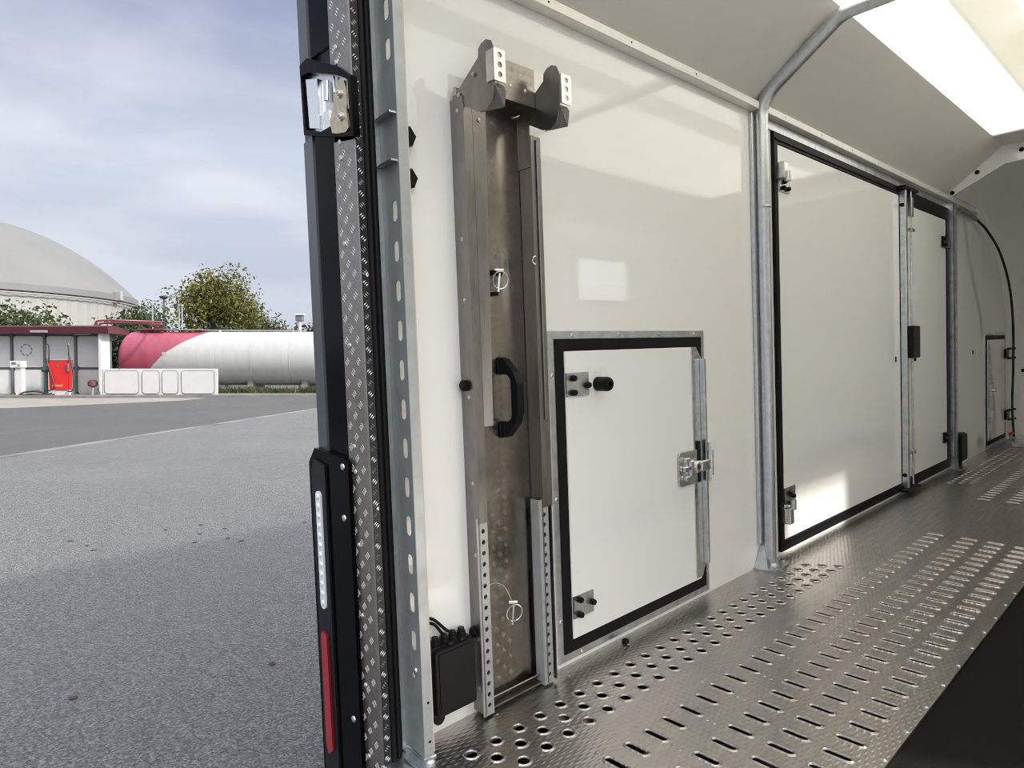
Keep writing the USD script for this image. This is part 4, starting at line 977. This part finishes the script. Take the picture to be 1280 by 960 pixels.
t = thing('valve_post', (-22.9, FB - 0.1, 0.02), 'dark green valve stand with a hose coiled on the ground', 'valve', outside=True)
part(t, 'pipe', B().cyl((-22.82, FB - 0.05, 0.02), (-22.82, FB - 0.05, 1.5), 0.07, 10), 'valve_green', smooth=40)
part(t, 'valve_body', B().lathe([(0.05, 0), (0.19, 0.06), (0.24, 0.14), (0.16, 0.24), (0.06, 0.34), (0, 0.34)], (-22.82, FB - 0.05, 1.2), ez, 12), 'valve_green', smooth=40)
part(t, 'ground_hose', B().tube(smoothpath([(-22.85, FB - 0.2, 0.22), (-23.2, FB - 0.3, 0.30), (-23.7, FB - 0.4, 0.24), (-23.75, FB - 0.6, 0.10), (-23.2, FB - 0.7, 0.16), (-22.6, FB - 0.7, 0.12), (-22.25, FB - 0.5, 0.2)], 6), 0.045, 8), 'hose', smooth=40)

t = thing('pump_stand', (-20.8, FB - 0.1, 0.02), 'dark round filling coupling on a pale stub right of the red dispenser', 'coupling', outside=True)
part(t, 'stub', B().cyl((-20.66, FB + 0.1, 0.02), (-20.66, FB + 0.1, 0.6), 0.06, 10), 'grey_metal', smooth=40)
part(t, 'coupling_head', B().lathe([(0.10, 0), (0.21, 0.06), (0.21, 0.24), (0.12, 0.34), (0, 0.36)], (-20.66, FB + 0.1, 0.5), ez, 12), 'pump_red', smooth=40)
single('wall_valve', B().box((-20.62, FB + 0.70, 1.10), (-20.48, FB + 0.80, 1.38), 0.02), 'shed_dark', 'small dark valve box on the shelter panel above the coupling', 'box', outside=True)
single('floor_pump', B().box((-20.42, FB - 0.02, 0.03), (-20.20, FB + 0.35, 0.32), 0.04).cyl((-20.4, FB + 0.1, 0.32), (-20.25, FB + 0.1, 0.38), 0.05, 8), 'shed_dark', 'small dark pump on the ground in the shelter corner', 'pump', outside=True)

t = thing('low_wall', (-17.4, FB + 0.1, 0), 'low white panel wall with four rounded panels beside the shelter', 'wall', outside=True)
part(t, 'wall_body', B().box((-20.14, FB + 0.06, 0.0), (-14.50, FB + 0.18, 1.395), 0.01), 'wall_panel')
for x0, x1 in ((-20.05, -18.36), (-18.20, -17.33), (-17.22, -16.42), (-16.26, -14.63)):
    pp = part(t, 'panel', B().prism(rrect(x0 + 0.03, 0.17, x1 - 0.03, 1.29, 0.15), (0, FB + 0.05, 0), ex, ez, 0.02), 'wall_panel')
    part(pp, 'panel_joint', B().prism(rrect(x0, 0.14, x1, 1.32, 0.18).difference(rrect(x0 + 0.03, 0.17, x1 - 0.03, 1.29, 0.15)), (0, FB + 0.056, 0), ex, ez, 0.008), 'shed_dark', label='dark joint around the panel')

# storage tank
TB, TC, TRAD = 37.2, 1.95, 1.50
t = thing('storage_tank', (-15, TB, 0.4), 'long weathered cylindrical tank, red at one end and white along its length', 'tank', outside=True)
bcur = lambda c: np.interp(c, [0.3, 0.5, 1.5, 2.25, 2.83, 3.2, 3.45], [-20.6, -20.3, -19.65, -18.87, -18.02, -17.35, -16.9])
th = np.linspace(0, 2 * math.pi, 65)
rows = []
for k in range(9):   # dished end
    u = k / 8 * math.pi / 2
    rows.append([(-21.25 - 0.55 * math.cos(u), TB + TRAD * math.sin(u) * math.cos(a), TC + TRAD * math.sin(u) * math.sin(a)) for a in th])
for s in np.linspace(0, 1, 6)[1:]:
    rows.append([(-21.25 + (bcur(TC + TRAD * math.sin(a)) + 21.25) * s, TB + TRAD * math.cos(a), TC + TRAD * math.sin(a)) for a in th])
part(t, 'red_shell', B().grid(rows), 'tank_red', smooth=40)
rows = [[(bcur(TC + TRAD * math.sin(a)) + (-8.0 - bcur(TC + TRAD * math.sin(a))) * s, TB + TRAD * math.cos(a), TC + TRAD * math.sin(a)) for a in th] for s in np.linspace(0, 1, 12)]
rows.append([(-8.0 + 0.3, TB + 0.7 * TRAD * math.cos(a), TC + 0.7 * TRAD * math.sin(a)) for a in th])
rows.append([(-8.0 + 0.45, TB + 0.01 * TRAD * math.cos(a), TC + 0.01 * TRAD * math.sin(a)) for a in th])
part(t, 'white_shell', B().grid(rows), 'tank_white', smooth=40)
for x in (-16.45, -14.28, -12.15):
    part(t, 'weld_ring', B().tube([(x, TB + (TRAD + 0.002) * math.cos(a), TC + (TRAD + 0.002) * math.sin(a)) for a in th[:-1]], 0.009, 6, closed=True), 'tank_white', smooth=40)
part(t, 'top_pipe', B().cyl((-17.2, TB - 0.1, 3.53), (-11.6, TB - 0.1, 3.50), 0.035, 8).cyl((-16.5, TB - 0.1, 3.42), (-16.5, TB - 0.1, 3.55), 0.10, 10), 'grey_metal', smooth=40)
part(t, 'manhole', B().cyl((-20.6, TB - 0.1, 3.38), (-20.6, TB - 0.1, 3.62), 0.35, 16).box((-20.9, TB - 0.6, 3.50), (-19.4, TB + 0.2, 3.60), 0.01), 'pipe_red', smooth=40)
part(t, 'walkway', B().box((-19.3, TB - 0.5, 3.52), (-17.3, TB + 0.1, 3.57), 0.01), 'grey_metal')
for x, z1 in ((-20.33, 4.95), (-18.83, 4.90), (-18.66, 4.90)):
    part(t, 'vent_pipe', B().cyl((x, TB, 3.4), (x, TB, z1), 0.04, 8).cyl((x, TB, z1), (x, TB, z1 + 0.10), 0.09, 8), 'grey_metal', smooth=40)
part(t, 'marker_plate', B().prism(rrect(-19.05, 2.13, -18.75, 2.27, 0.06), (0, TB - 1.47, 0), ex, ez, 0.03), 'tank_white')
for x in (-20.3, -17.4, -14.5, -11.5):
    part(t, 'saddle', B().box((x - 0.15, TB - 0.9, 0.1), (x + 0.15, TB + 0.9, 0.75), 0.02), 'concrete')

t = thing('roof_pipes', (-20.5, FB + 0.6, 3.4), 'pair of dark red pipes from the shelter roof to the red tank end', 'pipes', outside=True)
for k in range(2):
    y = FB + 0.5 + 0.25 * k
    part(t, 'pipe', B().tube(smoothpath([(-20.75 + 0.05 * k, y, 3.42), (-20.72 + 0.05 * k, y, 3.62 - 0.05 * k), (-20.5, y, 3.78 - 0.11 * k), (-19.4, y + 0.2, 3.80 - 0.11 * k), (-18.5, y + 1.5, 3.82 - 0.11 * k), (-18.9, TB - 1.9, 3.86 - 0.1 * k), (-20.2, TB - 0.5, 3.70)], 6), 0.05, 8), 'pipe_red', smooth=40)

t = thing('camera_mast', (-12.7, 39.4, 0.0), 'white mast with a dark camera head beyond the white end of the tank', 'mast', outside=True)
part(t, 'pole', B().cyl((-12.72, 39.4, 0.0), (-12.72, 39.4, 4.2), 0.10, 10), 'wall_panel', smooth=40)
part(t, 'camera_head', B().box((-12.94, 39.25, 4.19), (-12.50, 39.55, 4.53), 0.04), 'shed_dark')
part(t, 'camera_cap', B().box((-13.0, 39.2, 4.531), (-12.44, 39.6, 4.63), 0.02), 'wall_panel')
t = thing('yard_lamp', (-27.5, 52.0, 0), 'thin dark street lamp rising among the trees behind the red tank end', 'lamp post', outside=True)
part(t, 'pole', B().cyl((-27.5, 52.0, 0), (-27.5, 52.0, 6.8), 0.08, 8), 'shed_dark', smooth=40)
part(t, 'lamp_head', B().lathe([(0.07, 0), (0.30, 0.11), (0.36, 0.22), (0.14, 0.34), (0, 0.36)], (-27.5, 52.0, 6.75), ez, 10), 'shed_dark', smooth=40)

# gas holder dome
GA, GB, GR, GW = -51.2, 62.0, 13.6, 7.9
t = thing('gas_holder', (GA, GB, 0), 'large pale round gas holder with a shallow dome roof', 'gas holder', outside=True)
n = 180
wl_ = B()
ring = []
for k in range(n):
    a = 2 * math.pi * k / n
    r = GR + (0.05 if k % 2 else -0.02)
    ring.append((GA + r * math.cos(a), GB + r * math.sin(a)))
ring.append(ring[0])
wl_.grid([[(x, y, z) for x, y in ring] for z in (0.0, GW)])
part(t, 'ribbed_wall', wl_, 'dome_wall')
rows = []
for k in range(14):
    u = k / 13
    r = (GR + 0.25) * (1 - u); h = GW + 0.25 + 7.2 * (1 - (1 - u) ** 2.0) ** 0.93
    rows.append([(GA + r * math.cos(a), GB + r * math.sin(a), h) for a in np.linspace(0, 2 * math.pi, 73)])
part(t, 'dome_roof', B().grid(rows), 'dome_roof', smooth=30)
part(t, 'rim_band', B().lathe([(GR + 0.12, 0), (GR + 0.34, 0), (GR + 0.34, 0.55), (GR + 0.2, 0.6)], (GA, GB, GW - 0.25), ez, 90), 'dome_roof', smooth=30)
part(t, 'rim_rail', B().tube([(GA + (GR + 0.4) * math.cos(a), GB + (GR + 0.4) * math.sin(a), GW - 0.45) for a in np.linspace(0, 2 * math.pi, 90, endpoint=False)], 0.06, 6, closed=True), 'grey_metal', smooth=40)
part(t, 'rim_bracket', B().box((GA + GR + 0.2, GB - 0.2, GW - 0.3), (GA + GR + 0.9, GB + 0.2, GW + 0.6), 0.05), 'grey_metal')


# trees and shrubs
def foliage(seed, cen, rad, n, size, clumps=14, low=0.0, up=0.4):
    rng = np.random.RandomState(seed)
    cen, rad = A(cen, float), A(rad, float)
    d = rng.randn(clumps, 3); d /= np.linalg.norm(d, axis=1, keepdims=True); d[:, 2] = np.abs(d[:, 2]) * (1 - low) - low * rng.rand(clumps)
    cc = cen + d * rad * (0.35 + 0.55 * rng.rand(clumps, 1))
    cr = rad * (0.30 + 0.22 * rng.rand(clumps, 1))
    k = rng.randint(0, clumps, n)
    q = rng.randn(n, 3); q /= np.linalg.norm(q, axis=1, keepdims=True)
    P = cc[k] + q * cr[k] * (0.55 + 0.6 * rng.rand(n, 1))
    P[:, 2] = np.maximum(P[:, 2], 0.05)
    nrm = rng.randn(n, 3) + q * 0.8 + A([0, 0, up]); nrm /= np.linalg.norm(nrm, axis=1, keepdims=True)
    a = np.cross(nrm, rng.randn(n, 3)); a /= np.linalg.norm(a, axis=1, keepdims=True)
    b = np.cross(nrm, a)
    s = size * (0.6 + 0.8 * rng.rand(n, 1))
    V = np.stack([P - a * s, P + b * s * 0.45, P + a * s, P - b * s * 0.45], 1).reshape(-1, 3)
    i = np.arange(n) * 4
    return B().add(V, np.vstack([np.stack([i, i + 1, i + 2], 1), np.stack([i, i + 2, i + 3], 1)])), cc


def tree(name, lab, base, h, rad, m, n, size, seed, clumps=14, crown=0.55, low=0.3):
    t = thing(name, base, lab, 'tree' if 'tree' in name else 'shrub', outside=True)
    cen = A(base, float) + A([0, 0, h * crown])
    fol, cc = foliage(seed, cen, (rad, rad, h * (1 - crown)), n, size, clumps, low)
    part(t, 'foliage', fol, m, kind='stuff')
    b = B().tube([A(base, float), A(base, float) + A([0.05, 0, h * 0.3]), cen], [0.035 * h, 0.028 * h, 0.012 * h], 7)
    for c in cc[:8]:
        b.tube([A(base, float) + A([0.03, 0, h * 0.25]), (A(base, float) + A([0, 0, h * 0.4]) + c) / 2, c], [0.016 * h, 0.010 * h, 0.004 * h], 5)
    part(t, 'trunk', b, 'bark', smooth=50)
    return t


tree('tall_tree', 'tall yellow-green tree rising behind the middle of the tank', (-22.4, 50.0, 0), 9.7, 3.3, 'leaf_gold', 9000, 0.15, 1, 34, 0.56, 0.35)
tree('shrub', 'green bushy shrub behind the red end of the tank', (-32.2, 57.5, 0), 8.4, 3.4, 'leaf_green', 6000, 0.17, 2, 24, 0.5, 0.5)
tree('shrub', 'olive brown shrub right of the tall yellow-green tree', (-21.3, 57.0, 0), 7.7, 2.8, 'leaf_brown', 5000, 0.16, 3, 24, 0.5, 0.5)
tree('shrub', 'dark shrub between shelter wall and red tank end', (-24.4, 41.5, 0), 5.2, 2.0, 'leaf_dark', 4500, 0.13, 4, 20, 0.5, 0.7)
tree('shrub', 'loose green shrub above the shelter roof in front of the gas holder', (-30.2, 40.0, 0), 6.1, 3.4, 'leaf_green', 4000, 0.15, 5, 26, 0.55, 0.4)
tree('shrub', 'low dark distant shrub right of the olive shrub', (-20.2, 64.5, 0), 6.9, 2.4, 'leaf_dark', 2000, 0.16, 6, 14, 0.5, 0.5)
tree('shrub', 'green distant shrub just beside the trailer corner', (-16.2, 54.0, 0), 6.6, 1.6, 'leaf_green', 2000, 0.16, 8, 14, 0.5, 0.5)
tree('shrub', 'dark shrub low behind the tank under the yellow-green tree', (-18.9, 43.6, 0), 5.3, 2.4, 'leaf_dark', 4000, 0.15, 9, 20, 0.5, 0.6)
rng = np.random.RandomState(5)
nb = 2600
P = np.column_stack([rng.uniform(-15.9, -7.5, nb), rng.uniform(33.6, 35.6, nb), np.full(nb, 0.1)])
hgt = rng.uniform(0.10, 0.42, nb)[:, None]; ang_ = rng.rand(nb) * math.pi
d = np.column_stack([np.cos(ang_), np.sin(ang_), np.zeros(nb)]) * 0.035
lean = np.column_stack([rng.randn(nb) * 0.10, rng.randn(nb) * 0.10, np.zeros(nb)])
V = np.stack([P - d, P + d, P + lean + np.column_stack([np.zeros((nb, 2)), hgt])], 1).reshape(-1, 3)
single('weeds', B().add(V, np.arange(nb * 3).reshape(-1, 3)), 'grass', 'strip of rough grass and weeds under the white tank', 'grass', kind='stuff', outside=True)
